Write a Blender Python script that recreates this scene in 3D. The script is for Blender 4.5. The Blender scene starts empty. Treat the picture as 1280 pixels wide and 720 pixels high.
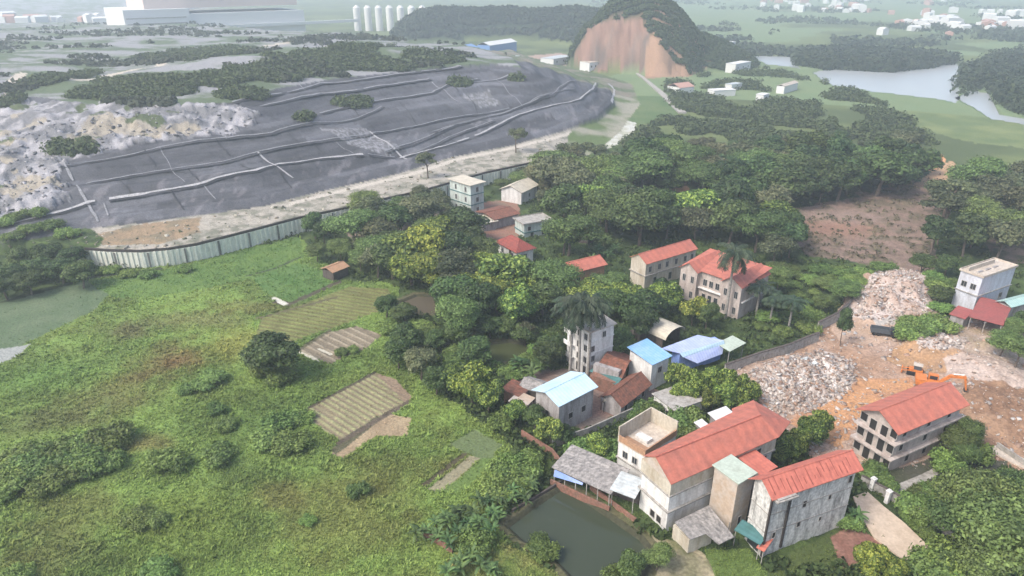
import bpy, math, random
import numpy as np
from mathutils import Vector, Matrix

# ------------------------------------------------------------------ camera, sky, sun, exposure
H = 75.0
F = 865.0
PITCH = math.atan(395.0 / F)
SC = bpy.context.scene
COL = SC.collection
cam = bpy.data.cameras.new('camera'); camo = bpy.data.objects.new('camera', cam); COL.objects.link(camo)
camo.location = (0, 0, H); camo.rotation_euler = (math.pi / 2 - PITCH, 0, 0)
cam.sensor_width = 36; cam.lens = F / 1280 * 36; cam.clip_start = 0.5; cam.clip_end = 12000
SC.camera = camo
SUN_EL, SUN_AZ = math.radians(50), math.radians(-122)      # azimuth clockwise from +Y
W = bpy.data.worlds.new('World'); SC.world = W; W.use_nodes = True
nt = W.node_tree; bg = nt.nodes['Background']
sky = nt.nodes.new('ShaderNodeTexSky'); sky.sky_type = 'NISHITA'; sky.sun_disc = False
sky.sun_elevation = SUN_EL; sky.sun_rotation = SUN_AZ; sky.dust_density = 4.0; sky.air_density = 1.0; sky.ozone_density = 1.0
nt.links.new(sky.outputs[0], bg.inputs[0]); bg.inputs[1].default_value = 0.15
sl = bpy.data.lights.new('sun', 'SUN'); sl.energy = 1.35; sl.angle = math.radians(15); sl.color = (1, 0.96, 0.9)
so = bpy.data.objects.new('sun', sl); COL.objects.link(so)
sd = Vector((math.sin(SUN_AZ) * math.cos(SUN_EL), math.cos(SUN_AZ) * math.cos(SUN_EL), math.sin(SUN_EL)))
so.rotation_euler = sd.to_track_quat('Z', 'Y').to_euler(); so.location = (0, 0, 200)
vs = SC.view_settings; vs.view_transform = 'Standard'; vs.look = 'None'; vs.exposure = 1.0; vs.gamma = 1
SC.render.engine = 'CYCLES'
cy = SC.cycles; cy.max_bounces = 5; cy.diffuse_bounces = 2; cy.glossy_bounces = 2; cy.transmission_bounces = 2
cy.transparent_max_bounces = 4; cy.volume_bounces = 1; cy.caustics_reflective = False; cy.caustics_refractive = False
cy.use_denoising = True; cy.use_adaptive_sampling = True; cy.adaptive_threshold = 0.02

rng = np.random.default_rng(7)
random.seed(7)
FW = np.array([0, math.cos(PITCH), -math.sin(PITCH)]); UP = np.array([0, math.sin(PITCH), math.cos(PITCH)]); RT = np.array([1.0, 0, 0])

def at(x, y, z=0.0):
    d = FW + RT * (x - 640) / F + UP * (360 - y) / F
    t = (z - H) / d[2]
    return np.array([d[0] * t, d[1] * t, z])
def proj(P):
    v = np.array([P[0], P[1], P[2] - H]); c = v @ FW
    return 640 + F * (v @ RT) / c, 360 - F * (v @ UP) / c
def height_of(px, base_y):
    """metres above the ground of a corner seen at px whose foot shows at image row base_y"""
    lo, hi = 0.0, 60.0
    for _ in range(40):
        m = (lo + hi) / 2
        P = at(px[0], px[1], m)
        if proj((P[0], P[1], 0))[1] < base_y: lo = m
        else: hi = m
    return (lo + hi) / 2

# ------------------------------------------------------------------ numeric noise
def _hash(ix, iy, s):
    n = (ix.astype(np.int64) * 374761393 + iy.astype(np.int64) * 668265263 + s * 982451653) & 0xffffffff
    n = ((n ^ (n >> 13)) * 1274126177) & 0xffffffff
    n = (n ^ (n >> 16)) & 0xffffffff
    return n.astype(np.float64) / 4294967295.0
def vnoise(x, y, s=0):
    xi = np.floor(x); yi = np.floor(y); fx = x - xi; fy = y - yi
    fx = fx * fx * (3 - 2 * fx); fy = fy * fy * (3 - 2 * fy)
    a = _hash(xi, yi, s); b = _hash(xi + 1, yi, s); c = _hash(xi, yi + 1, s); d = _hash(xi + 1, yi + 1, s)
    return (a * (1 - fx) + b * fx) * (1 - fy) + (c * (1 - fx) + d * fx) * fy
def fbm(x, y, scale, octs=4, s=0, gain=0.5):
    x = np.asarray(x) / scale; y = np.asarray(y) / scale; v = 0; a = 1; t = 0
    for o in range(octs):
        v = v + a * vnoise(x * 2 ** o + 17.3 * o, y * 2 ** o - 9.1 * o, s + o); t += a; a *= gain
    return v / t
def inpoly(X, Y, P):
    P = np.asarray(P); out = np.zeros(X.shape, bool)
    x0, y0 = P[:, 0].min(), P[:, 1].min(); x1, y1 = P[:, 0].max(), P[:, 1].max()
    m = (X >= x0) & (X <= x1) & (Y >= y0) & (Y <= y1)
    if not m.any(): return out
    xs, ys = X[m], Y[m]; r = np.zeros(xs.shape, bool); n = len(P)
    for i in range(n):
        xa, ya = P[i]; xb, yb = P[(i + 1) % n]
        if ya == yb: continue
        c = ((ya > ys) != (yb > ys)) & (xs < (xb - xa) * (ys - ya) / (yb - ya) + xa)
        r ^= c
    out[m] = r
    return out
def dpoly(X, Y, P, maxd=1e9):
    P = np.asarray(P); d = np.full(X.shape, 1e9)
    for i in range(len(P) - 1):
        a = P[i]; b = P[i + 1]; ab = b - a; L = (ab @ ab) + 1e-9
        t = np.clip(((X - a[0]) * ab[0] + (Y - a[1]) * ab[1]) / L, 0, 1)
        d = np.minimum(d, (X - a[0] - t * ab[0]) ** 2 + (Y - a[1] - t * ab[1]) ** 2)
    return np.sqrt(d)
def sstep(a, b, x):
    t = np.clip((x - a) / (b - a), 0, 1); return t * t * (3 - 2 * t)
def wp(pts, z=0.0): return np.array([at(x, y, z)[:2] for x, y in pts])

# ------------------------------------------------------------------ terrain height
FENCE_PX = [(-160, 300), (0, 318), (50, 322), (96, 327), (140, 330), (180, 331), (215, 328), (250, 322), (320, 303), (375, 288), (425, 277), (495, 260), (530, 252), (605, 229), (640, 221), (700, 207)]
fence_w = wp(FENCE_PX)
side_w = wp([(700, 207), (745, 190), (775, 165), (800, 130), (790, 105), (760, 95), (730, 88), (690, 78), (640, 66)])
foot_px = [(-200, 290), (-40, 300), (40, 300), (100, 287), (180, 279), (250, 270), (330, 258), (400, 240), (500, 217), (560, 198), (640, 182), (700, 165), (745, 148), (768, 128), (764, 112), (740, 98), (700, 86), (670, 76), (640, 62)]
crest_px = [(-300, 118), (0, 118), (60, 122), (100, 132), (200, 134), (300, 127), (350, 110), (420, 98), (500, 90), (560, 84), (620, 80), (652, 84), (640, 72), (610, 64), (580, 56)]
foot_w = wp(foot_px, 4.0); crest_w = wp(crest_px, 24.0)
footx = np.vstack([foot_w, [(-75, 645), (-250, 770), (-430, 930), (-660, 1520), (-940, 2900)]]); crestx = np.vstack([crest_w, [(-120, 640), (-290, 820), (-470, 985), (-700, 1550), (-1000, 2800)]])
farc = [(-3, 6000), (-6000, 6000), (-6000, 200)]
P1 = np.vstack([fence_w, side_w, [(-60, 625), (-240, 735), (-420, 900), (-640, 1500), (-900, 3000), (-6000, 3000), (-6000, 100)]])
P2 = np.vstack([foot_w, [(-75, 645), (-250, 770), (-430, 930), (-660, 1520), (-940, 2900), (-5900, 2900), (-5900, 130)]])
P3 = np.vstack([crest_w, [(-120, 640), (-290, 820), (-470, 985), (-700, 1550), (-1000, 2800), (-5800, 2800), (-5800, 300)]])
fd_w = np.vstack([fence_w, side_w])
POND = wp([(628, 656), (660, 632), (702, 604), (735, 622), (770, 645), (803, 668), (822, 690), (812, 712), (800, 760), (740, 770), (706, 716), (690, 700), (665, 684), (650, 676)])
POND2 = wp([(590, 436), (608, 427), (636, 424), (660, 428), (668, 438), (655, 450), (625, 452), (600, 446)])
POND3 = wp([(497, 376), (520, 367), (556, 368), (566, 380), (545, 392), (515, 391)])
LAKE = wp([(1018, 90), (1035, 86), (1110, 90), (1160, 84), (1196, 78), (1204, 92), (1198, 108), (1196, 128), (1165, 122), (1130, 118), (1085, 113), (1060, 108), (1042, 106), (1024, 98)])
LAKE2 = wp([(940, 70), (962, 69), (990, 71), (998, 77), (1000, 86), (985, 82), (960, 80)])
LAKE3 = wp([(1196, 122), (1214, 112), (1236, 116), (1244, 130), (1250, 142), (1300, 150), (1380, 156), (1380, 162), (1290, 156), (1238, 148), (1222, 136)])
HILL_C = (at(802, 88)[0], at(798, 88)[1] + 40)

def hill_h(X, Y):
    dx = X - HILL_C[0]; dy = Y - HILL_C[1]
    a = np.arctan2(dy, dx)
    r = np.sqrt((dx / 1.0) ** 2 + (dy / 1.1) ** 2) * (1 + 0.12 * np.sin(2 * a + 1) + 0.10 * np.sin(3 * a))
    r = r + (fbm(X, Y, 30, 4, 5) - .5) * 24
    h1 = 60 * np.clip(1 - (r / 62) ** 1.9, 0, 1) ** 0.9
    dx2 = dx - 50
    r2 = np.sqrt((dx2 / 1.3) ** 2 + (dy / 1.0) ** 2) + (fbm(X, Y, 20, 3, 6) - .5) * 10
    h2 = 26 * np.clip(1 - (r2 / 46) ** 1.5, 0, 1)
    return np.maximum(h1, h2)
RIDGE = wp([(550, 47), (600, 45), (660, 45), (720, 47), (770, 52)])
def ridge_h(X, Y):
    d = dpoly(X, Y, RIDGE) + (fbm(X, Y, 60, 3, 9) - .5) * 30
    env = 1.0
    return 29 * (.75 + .5 * fbm(X, Y, 90, 2, 19)) * np.clip(1 - (d / 62) ** 2, 0, 1) * env

def height(X, Y):
    X = np.asarray(X, float); Y = np.asarray(Y, float)
    dF = dpoly(X, Y, fd_w); dS = dpoly(X, Y, footx); dC = dpoly(X, Y, crestx)
    i1 = inpoly(X, Y, P1); i2 = inpoly(X, Y, P2); i3 = inpoly(X, Y, P3)
    h = np.zeros(X.shape)
    dA = dpoly(X, Y, fence_w)
    wst = 2.0 + 26 * sstep(.5, 10, dA - dF)
    h = np.where(i1, 4 * sstep(0.3, wst, dF), h)
    t = dS / (dS + dC + 1e-6)
    tt = t + 0.030 * np.sin(t * 2 * np.pi * 5)
    cr = fbm(X, Y, 12, 4, 21); left = sstep(-62, -90, X - (Y - 200) * 0.02) * 0 + sstep(-75, -95, X)
    slope = 4 + 20 * tt + (fbm(X, Y, 26, 3, 3) - .5) * 2.2 * np.minimum(1, t * 5) * np.minimum(1, (1 - t) * 5)
    h = np.where(i1 & i2, slope, h)
    und = (fbm(X, Y, 60, 4, 11) - .5) * 7
    R = np.hypot(X, Y)
    top = 24 + und * sstep(0, 30, dC)
    # scrub-covered mound on the plateau
    for (px, py, rx, ry, hh) in MOUNDS:
        c = at(px, py, 24)
        top = top + hh * np.exp(-(((X - c[0]) / rx) ** 2 + ((Y - c[1]) / ry) ** 2))
    top = top * (1 - sstep(700, 1500, R) * .8)
    h = np.where(i1 & i2 & i3, top, h)
    h = h + np.where(i1, 0, 1) * hill_h(X, Y)
    h = np.maximum(h, np.where(i1, 0, ridge_h(X, Y)))
    return h
MOUNDS = [(420, 78, 60, 26, 8), (330, 88, 40, 18, 5), (200, 112, 34, 14, 4), (530, 72, 26, 20, 5), (290, 100, 30, 14, 3), (60, 105, 14, 10, 4)]

# polar grid, rows even in depression angle
NC, NR = 1100, 1000
azs = np.linspace(math.radians(-54), math.radians(54), NC)
th = np.concatenate([np.linspace(math.radians(66), math.radians(2.05), NR - 30), np.radians(np.linspace(2.0, 0.62, 30))])
rad = H / np.tan(th)
AZ, RR = np.meshgrid(azs, rad)
GX = RR * np.sin(AZ); GY = RR * np.cos(AZ)
GZ = height(GX, GY)

# region painting ---------------------------------------------------
C = np.zeros(GX.shape + (3,)); TUFT = np.zeros(GX.shape); REL = np.full(GX.shape, 0.12)
JX = (fbm(GX, GY, 5, 3, 31) - .5) * 5; JY = (fbm(GX, GY, 5, 3, 32) - .5) * 5
n1 = fbm(GX, GY, 3.0, 4, 41); n2 = fbm(GX, GY, 14.0, 4, 42); n3 = fbm(GX, GY, 0.9, 2, 43); n4 = fbm(GX, GY, 45, 4, 44)
def mixc(a, b, t): t = np.clip(t, 0, 1)[..., None]; return np.array(a) * (1 - t) + np.array(b) * t
def paint(mask, col, tuft=None, rel=None):
    C[mask] = col[mask] if isinstance(col, np.ndarray) and col.ndim == 3 else col
    if tuft is not None: TUFT[mask] = tuft if np.isscalar(tuft) else tuft[mask]
    if rel is not None: REL[mask] = rel if np.isscalar(rel) else rel[mask]
def reg(px, z=0.0, jit=1.0, wpts=None):
    P = wp(px, z) if wpts is None else wpts
    return inpoly(GX + JX * jit, GY + JY * jit, P)
G_DARK = (.035, .055, .02); G_MID = (.075, .11, .032); G_BRI = (.15, .225, .055); G_YEL = (.15, .165, .045); BRN = (.13, .10, .05)
SOIL = (.20, .15, .10); PINK = (.36, .26, .20); ORNG = (.40, .22, .11); RUBL = (.52, .47, .43); LINER = (.072, .072, .076)
# undergrowth everywhere
base = mixc(G_DARK, G_MID, (n1 - .35) * 2.2)
C[:] = base; TUFT[:] = .6; REL[:] = .5
# plain beyond
far = (RR > 330)
paint(far, mixc((.075, .10, .04), (.13, .16, .06), (n4 - .4) * 4), 0, .2)
# the meadow on the left
MEAD = [(-300, 345), (0, 378), (90, 352), (140, 340), (330, 306), (372, 296), (400, 318), (420, 350), (470, 352), (500, 360), (490, 400), (505, 430), (520, 470), (560, 500), (600, 525), (640, 560), (655, 600), (625, 650), (640, 680), (720, 740), (720, 1000), (-700, 1000)]
m_mead = reg(MEAD, jit=.6)
gr = mixc(G_BRI, (.10, .155, .04), (n2 - .4) * 4)
yw = (sstep(.45, .6, n4) * .3)[..., None]; gr = gr * (1 - yw) + mixc(G_YEL, G_BRI, (n1 - .3) * 2.5) * yw
gr = gr * (0.82 + 0.36 * n1[..., None])
paint(m_mead, gr, 1.0, .32)
def patch(px, py, rx, ry, col, amt, tuft=None):
    """irregular patch centred on a ground point, radii in metres"""
    c = at(px, py); d = np.sqrt(((GX - c[0]) / rx) ** 2 + ((GY - c[1]) / ry) ** 2)
    w = sstep(1.4, .2, d + (n1 - .5) * .9 + (n2 - .5) * .7) * amt * .85
    w = w[..., None]
    C[:] = C * (1 - w) + np.array(col) * (0.6 + .8 * n1[..., None]) * w
for a in [(165, 412, 7, 5, (.12, .10, .055), .8), (250, 400, 14, 4, (.13, .11, .05), .7), (320, 385, 12, 4, (.14, .12, .045), .7), (205, 452, 8, 9, (.15, .105, .045), .75), (232, 448, 6, 5, (.17, .09, .045), .7),
          (160, 480, 8, 7, (.145, .11, .045), .6), (290, 432, 9, 8, (.21, .20, .05), .75), (120, 505, 9, 6, (.12, .11, .045), .6), (60, 525, 10, 4, (.10, .10, .045), .6),
          (345, 620, 5, 4, (.15, .11, .045), .6), (180, 555, 5, 3, (.16, .11, .05), .7), (430, 650, 12, 8, (.14, .13, .045), .6), (470, 600, 8, 6, (.14, .13, .045), .5),
          (560, 585, 6, 5, (.14, .12, .045), .5), (90, 640, 9, 6, (.12, .11, .04), .55), (60, 700, 9, 5, (.12, .105, .045), .5), (300, 590, 5, 5, (.06, .09, .03), .6),
          (330, 520, 9, 9, (.07, .12, .035), .6), (50, 470, 14, 8, (.075, .15, .035), .6), (230, 650, 10, 8, (.13, .17, .035), .6), (380, 560, 9, 5, (.07, .10, .03), .5), (420, 500, 8, 5, (.09, .16, .035), .5)]:
    patch(*a)
# rice paddies at the left edge and upper green field
m = reg([(-300, 372), (0, 376), (60, 362), (108, 352), (140, 358), (122, 385), (60, 415), (0, 445), (-300, 480)], jit=.5)
paint(m, mixc((.085, .125, .065), (.115, .15, .085), (n1 - .3) * 2), .25, .12)
paint(reg([(-120, 440), (0, 436), (36, 431), (28, 442), (0, 455), (-120, 480)], jit=.3), (.27, .28, .26), 0, .05)
m = reg([(110, 352), (200, 338), (330, 306), (372, 296), (380, 320), (330, 345), (200, 372), (140, 372)], jit=.5)
paint(m, mixc((.075, .135, .035), (.11, .175, .045), (n1 - .3) * 2.4), .8, .2)
m = reg([(315, 348), (372, 328), (418, 345), (412, 358), (364, 378), (330, 365)], jit=.2)
paint(m, mixc((.07, .14, .035), (.10, .17, .05), (n1 - .3) * 2.4), .8, .1)
def stripes(mask, p0, p1, per, c0, c1, duty=.5, relief=.25):
    a = at(*p0)[:2]; b = at(*p1)[:2]; u = (b - a) / np.linalg.norm(b - a)
    v = (GX - a[0]) * -u[1] + (GY - a[1]) * u[0] + (n2 - .5) * .4
    w = (GX - a[0]) * u[0] + (GY - a[1]) * u[1]
    ph = (v / per) % 1.0
    ridge = sstep(0, .2, ph) * sstep(duty + .1, duty - .12, ph)
    gap = (vnoise(w / 2.5, np.floor(v / per) * 7.7, 77) > .22)
    ridge = ridge * (.35 + .65 * gap)
    col = mixc(c0, c1, ridge * (0.5 + n3)) * (0.75 + .5 * n1[..., None])
    paint(mask, col, .12, .05)
    return ridge * relief * mask
EXTRA = np.zeros(GX.shape)
# yellowing plot with furrows
m = reg([(325, 398), (440, 358), (486, 362), (488, 385), (430, 405), (360, 430), (322, 420)], jit=.25)
EXTRA += stripes(m, (345, 378), (480, 400), 1.7, (.13, .125, .05), (.155, .175, .06), .6, .15); TUFT[m] = .4
# small tilled plot
m = reg([(370, 438), (410, 415), (445, 408), (478, 418), (456, 436), (412, 455)], jit=.1)
EXTRA += stripes(m, (378, 440), (400, 452), 1.9, (.18, .15, .105), (.29, .25, .18), .35, .15)
# striped vegetable plot
m_plot = reg([(372, 517), (468, 466), (512, 500), (424, 550)], jit=.12)
EXTRA += stripes(m_plot, (405, 500), (455, 530), 1.25, (.19, .155, .10), (.25, .25, .125), .6, .10)
paint(reg([(468, 465), (495, 474), (515, 497), (508, 505)], jit=.1), mixc(SOIL, (.24, .18, .13), n1), .1, .1)
paint(reg([(412, 567), (445, 540), (492, 518), (515, 524), (508, 545), (470, 545), (430, 572)], jit=.2), mixc((.25, .19, .12), (.34, .27, .17), (n1 - .3) * 2), .2, .1)
paint(reg([(412, 562), (420, 568), (478, 524), (472, 520)], jit=.1), (.09, .085, .05), .2, .1)
# flat vegetable beds beside the bananas
paint(reg([(560, 556), (592, 536), (628, 556), (612, 580), (590, 570)], jit=.1), mixc((.10, .135, .06), (.125, .16, .07), n1), .3, .05)
paint(reg([(534, 612), (588, 570), (600, 574), (550, 616)], jit=.1), mixc((.21, .19, .12), (.24, .22, .14), n1), .1, .05)
paint(reg([(532, 610), (586, 568), (580, 566), (526, 606)], jit=.1), (.07, .06, .035), .2, .1)
paint(reg([(552, 616), (602, 574), (625, 572), (580, 614)], jit=.1), mixc((.09, .14, .04), (.12, .18, .05), n1), .4, .1)
# narrow earth bunds of the fields
def line(px, z, wid, col, tuft=0, zs=None):
    P = wp(px, z) if zs is None else zs
    d = dpoly(GX, GY, P)
    m = d < wid * (.6 + .8 * n1)
    paint(m, np.broadcast_to(np.array(col), C.shape) * (0.6 + .8 * n3[..., None]), tuft, .1)
for px, wd, cl in [([(-200, 400), (0, 378), (60, 362), (115, 347), (200, 336)], .9, (.04, .055, .025)), ([(345, 378), (362, 380), (425, 352)], .9, (.075, .065, .045)), ([(310, 345), (345, 335), (375, 322)], .5, (.045, .06, .03)),
                   ([(322, 398), (420, 372)], .5, (.10, .09, .05)), ([(372, 517), (468, 466)], .5, (.075, .065, .045)), ([(424, 553), (510, 503)], .6, (.10, .08, .06)), ([(370, 440), (412, 413)], .5, (.09, .085, .05))]:
    line(px, 0, wd, cl, .2)
paint(dpoly(GX, GY, wp([(343, 373), (356, 380)])) < .7, (.5, .48, .42), 0, 0)
paint(dpoly(GX, GY, wp([(374, 440), (398, 451)])) < .35, (.45, .42, .33), 0, 0)
paint(dpoly(GX, GY, wp([(398, 436), (414, 443)])) < .35, (.45, .42, .33), 0, 0)
# rough ground by the front pond and the front lawn
paint(reg([(635, 680), (660, 690), (700, 720), (745, 790), (600, 900), (560, 700), (600, 665)], jit=.3), mixc((.12, .17, .045), (.19, .19, .07), (n1 - .4) * 3), .9, .2)
paint(reg([(798, 668), (822, 672), (880, 690), (900, 720), (900, 790), (800, 790), (815, 710)], jit=.4), mixc((.30, .26, .17), (.12, .12, .06), (n1 - .38) * 3.2), .5, .3)
paint(reg([(880, 684), (935, 686), (958, 716), (962, 760), (905, 750)], jit=.2), mixc((.08, .125, .03), (.12, .17, .05), n1), .8, .1)
paint(reg([(960, 706), (1062, 652), (1078, 665), (1075, 700), (1040, 800), (960, 800)], jit=.3), mixc((.07, .095, .03), (.20, .16, .11), (n2 - .42) * 5), .6, .2)
paint(reg([(1036, 672), (1060, 655), (1100, 676), (1110, 696), (1050, 710)], jit=.3), mixc((.20, .10, .075), (.30, .17, .13), (n1 - .35) * 2.5), .15, .1)
# demolition yard
YARD = [(905, 470), (950, 450), (1010, 425), (1030, 402), (1050, 385), (1075, 352), (1105, 340), (1150, 336), (1165, 360), (1170, 400), (1200, 400), (1230, 400), (1290, 420), (1400, 440), (1450, 600), (1290, 600), (1240, 575), (1190, 580), (1075, 590), (1040, 590), (1000, 560), (960, 520), (935, 500)]
m_yard = reg(YARD, jit=.4)
yc = mixc(PINK, (.30, .19, .125), (n2 - .4) * 3.5)
yc = yc * (.7 + .6 * n3[..., None])
paint(m_yard, yc, 0, .25)
def blot(px, c0, c1, sc=2.5, rel=.3, jit=.6, tuft=0):
    m = reg(px, jit=jit); paint(m, mixc(c0, c1, (n1 - .38) * sc + (n3 - .5)), tuft, rel); return m
blot([(1010, 500), (1060, 478), (1140, 470), (1160, 500), (1080, 520), (1050, 560), (1020, 550), (985, 530)], (.44, .24, .12), (.36, .20, .12))
blot([(1130, 430), (1190, 425), (1200, 460), (1150, 470), (1100, 450)], (.36, .22, .12), (.30, .20, .13))
blot([(1200, 470), (1290, 480), (1340, 600), (1230, 575), (1205, 530)], (.20, .12, .075), (.30, .19, .12), 3, .4)
blot([(1180, 452), (1225, 448), (1300, 478), (1290, 492), (1230, 482), (1180, 470)], (.42, .34, .29), (.34, .26, .21))
blot([(1150, 418), (1240, 410), (1290, 430), (1290, 470), (1220, 450), (1160, 440)], (.36, .28, .22), (.27, .21, .14))
blot([(1040, 405), (1095, 398), (1130, 412), (1100, 430), (1050, 425)], (.42, .30, .22), (.36, .25, .17), 2, .08)
blot([(1085, 398), (1125, 385), (1130, 392), (1118, 405), (1095, 408)], (.36, .33, .30), (.38, .34, .31), 2, .05)
m_r1 = blot([(942, 470), (985, 448), (1030, 438), (1065, 452), (1070, 478), (1040, 500), (1010, 515), (965, 520), (945, 495)], RUBL, (.34, .26, .21), 3.5, .5, .4)
m_r2 = blot([(1050, 392), (1075, 362), (1105, 342), (1145, 338), (1160, 360), (1160, 395), (1120, 400), (1085, 402)], (.48, .41, .37), (.36, .27, .22), 3.5, .5, .4)
m_r3 = blot([(1130, 420), (1165, 410), (1210, 425), (1200, 445), (1150, 445)], (.50, .44, .40), (.36, .29, .24), 3, .6, .3)
# cleared hillside behind the houses
m_clr = reg([(960, 262), (1010, 258), (1100, 236), (1150, 224), (1175, 212), (1190, 235), (1172, 290), (1165, 335), (1120, 338), (1080, 330), (1010, 318), (966, 300)], jit=1.2)
paint(m_clr, mixc((.20, .14, .11), (.13, .105, .07), (n1 - .35) * 3) * (.7 + .6 * n3[..., None]), .12, .5)
patch(1040, 285, 16, 10, (.28, .15, .10), .7); patch(1050, 270, 14, 8, (.30, .22, .18), .6)
paint(reg([(1140, 232), (1185, 200), (1195, 205), (1180, 232)], jit=.5), (.42, .27, .16), 0, .3)
paint(reg([(1150, 205), (1178, 193), (1182, 200), (1165, 216)], jit=.2), (.55, .28, .14), 0, .3)
paint(reg([(1225, 295), (1400, 290), (1400, 330), (1240, 330)], jit=.8), mixc((.24, .17, .13), (.09, .09, .05), (n1 - .4) * 3), .3, .3)
paint(reg([(795, 240), (860, 232), (870, 245), (800, 250)], jit=.8), (.26, .16, .10), .1, .2)
# village yards
paint(reg([(575, 262), (600, 252), (648, 250), (650, 300), (600, 305), (590, 290)], jit=.5), mixc((.26, .14, .10), (.20, .15, .11), (n1 - .3) * 2), 0, .1)
paint(reg([(430, 285), (520, 255), (560, 250), (560, 262), (500, 290), (440, 300)], jit=.5), mixc((.22, .16, .13), (.30, .26, .22), (n1 - .3) * 2), 0, .1)
paint(reg([(630, 470), (690, 462), (760, 462), (800, 480), (830, 490), (800, 515), (740, 540), (700, 530), (650, 500)], jit=.3), mixc((.24, .15, .12), (.17, .14, .12), (n1 - .3) * 2.5), 0, .05)
paint(reg([(1060, 590), (1115, 585), (1190, 570), (1260, 575), (1250, 595), (1180, 620), (1120, 620)], jit=.3), mixc((.08, .075, .06), (.05, .06, .03), n1), .3, .2)
# meadow of the river and further plain
m = reg([(1080, 116), (1140, 120), (1200, 130), (1240, 150), (1400, 165), (1400, 230), (1280, 185), (1230, 180), (1160, 165), (1120, 145)], jit=2)
paint(m, mixc((.17, .20, .08), (.11, .15, .06), (n2 - .35) * 3), .1, .2)
m = reg([(760, 108), (800, 96), (850, 140), (830, 155), (790, 155), (745, 150)], jit=1.5)
paint(m, mixc((.08, .13, .05), (.11, .15, .06), (n2 - .35) * 3), .1, .3)
paint(reg([(672, 176), (700, 160), (750, 142), (790, 152), (800, 168), (760, 185), (700, 190)], jit=1.2), mixc((.34, .34, .26), (.50, .50, .46), (n1 - .35) * 3), 0, .5)
paint(reg([(755, 133), (790, 128), (795, 136), (770, 143)], jit=1), (.40, .34, .24), 0, .3)
fz = (RR > 480) & (np.degrees(AZ) > 6)
paint(fz & (fbm(GX, GY, 160, 3, 71) > .45), mixc((.13, .19, .09), (.17, .21, .10), n2), 0, 0)
# hill: quarried face and tree cover
hz = hill_h(GX, GY)
m_hill = (hz > .5) & ~inpoly(GX, GY, P1)
paint(m_hill, mixc((.03, .05, .02), (.055, .075, .03), (n1 - .3) * 2), .0, .6)
CUT = wp([(690, 96), (720, 80), (745, 62), (760, 40)])
hx = GX - HILL_C[0]; hy = GY - HILL_C[1]
m_cut = m_hill & (hy < 4 + JY * 1.5) & (hy < 2 + JX * 2) & (hx < -2 + JX * 3 + (42 - hz) * .75) & (hx > -50 + JY * 3 - (20 - hz) * .5) & (hz < 43 + JX * 3 - .28 * np.abs(hx + 14))
paint(m_cut, mixc((.22, .135, .10), (.14, .11, .09), (n2 - .38) * 4.5) * (.7 + .6 * n1[..., None]) * (.8 + .4 * fbm(GX, GZ * .6, 9, 3, 88)[..., None]), 0, 2.2)
paint(reg([(815, 85), (860, 88), (905, 72), (915, 78), (860, 96), (800, 98)], jit=1.5), (.30, .19, .125), 0, .5)
paint(reg([(640, 72), (700, 66), (735, 75), (700, 84), (640, 84)], jit=1.5), (.34, .25, .20), 0, .3)
paint((ridge_h(GX, GY) > 1) & ~m_hill & ~inpoly(GX, GY, P1), mixc((.03, .05, .025), (.05, .07, .03), n2), 0, 2.0)
# landfill
i1 = inpoly(GX, GY, P1); i2 = inpoly(GX, GY, P2); i3 = inpoly(GX, GY, P3)
m = i1 & ~i2
paint(m, mixc((.34, .31, .26), (.16, .16, .12), (n1 - .42) * 3.5), 0, .25)
paint(m & reg([(100, 296), (180, 280), (250, 272), (250, 290), (200, 305), (120, 306)], 4, .4), mixc((.26, .19, .12), (.18, .15, .10), (n1 - .4) * 3), .1, .4)
dsl = dpoly(GX, GY, foot_w)
paint(i1 & ~i2 & (np.abs(dsl - 4.0 - (n2 - .5) * 2) < 1.6) & (GX > -75), (.44, .40, .34), 0, .05)
paint(m & reg([(-300, 290), (0, 295), (70, 275), (110, 285), (130, 300), (100, 330), (0, 330), (-300, 330)], 4, .6), mixc(G_DARK, G_MID, (n1 - .3) * 2), .8, .6)
paint((i1 & ~i2) & reg([(688, 215), (720, 150), (780, 90), (640, 40), (560, 40), (900, 40), (900, 160)], 4, .3), mixc((.10, .14, .05), (.26, .25, .19), (n2 - .40) * 5), 0, .3)
lf = i1 & i2
lc = mixc(LINER, (.10, .10, .105), (n2 - .35) * 3) * (.8 + .4 * n1[..., None])
tq = dpoly(GX, GY, footx); tq = tq / (tq + dpoly(GX, GY, crestx) + 1e-6)
arc = GX * .93 + GY * .36
row = np.floor(tq * 14 + (n4 - .5) * 1.2); cell = _hash(row, np.floor(arc / (22 + 9 * _hash(row, row, 5)) + 9 * _hash(row, row, 7)), 3)
lc = lc * np.array((.98, 1.0, 1.05)) * (.72 + .6 * cell[..., None])
ph = (tq * 14 + (n4 - .5) * 1.2) % 1.0
wk = ((ph < .09) | (ph > .95)) * (vnoise(arc / 9, row * 3.3, 8) > .3)
lc = lc * (1 - .25 * wk[..., None])
wk2 = ((ph > .09) & (ph < .15)) * (vnoise(arc / 14, row * 5.3, 9) > .45)
wr = fbm(arc * .35, tq * 260, 3.5, 3, 12)
lc = lc * (.82 + .36 * wr[..., None])
paint(lf, lc, 0, .22)
plate = i1 & i2 & i3
paint(plate, mixc((.24, .24, .245), (.09, .12, .065), (fbm(GX, GY * 2.2, 26, 4, 81) - .42) * 7), 0, .5)
far_lf = i1 & ~i3 & (RR > 470) & (GX > at(640, 80)[0] - 60) & (GY > 430)
paint(far_lf, mixc((.09, .12, .055), (.19, .17, .13), (n2 - .42) * 5), 0, .6)
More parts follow.
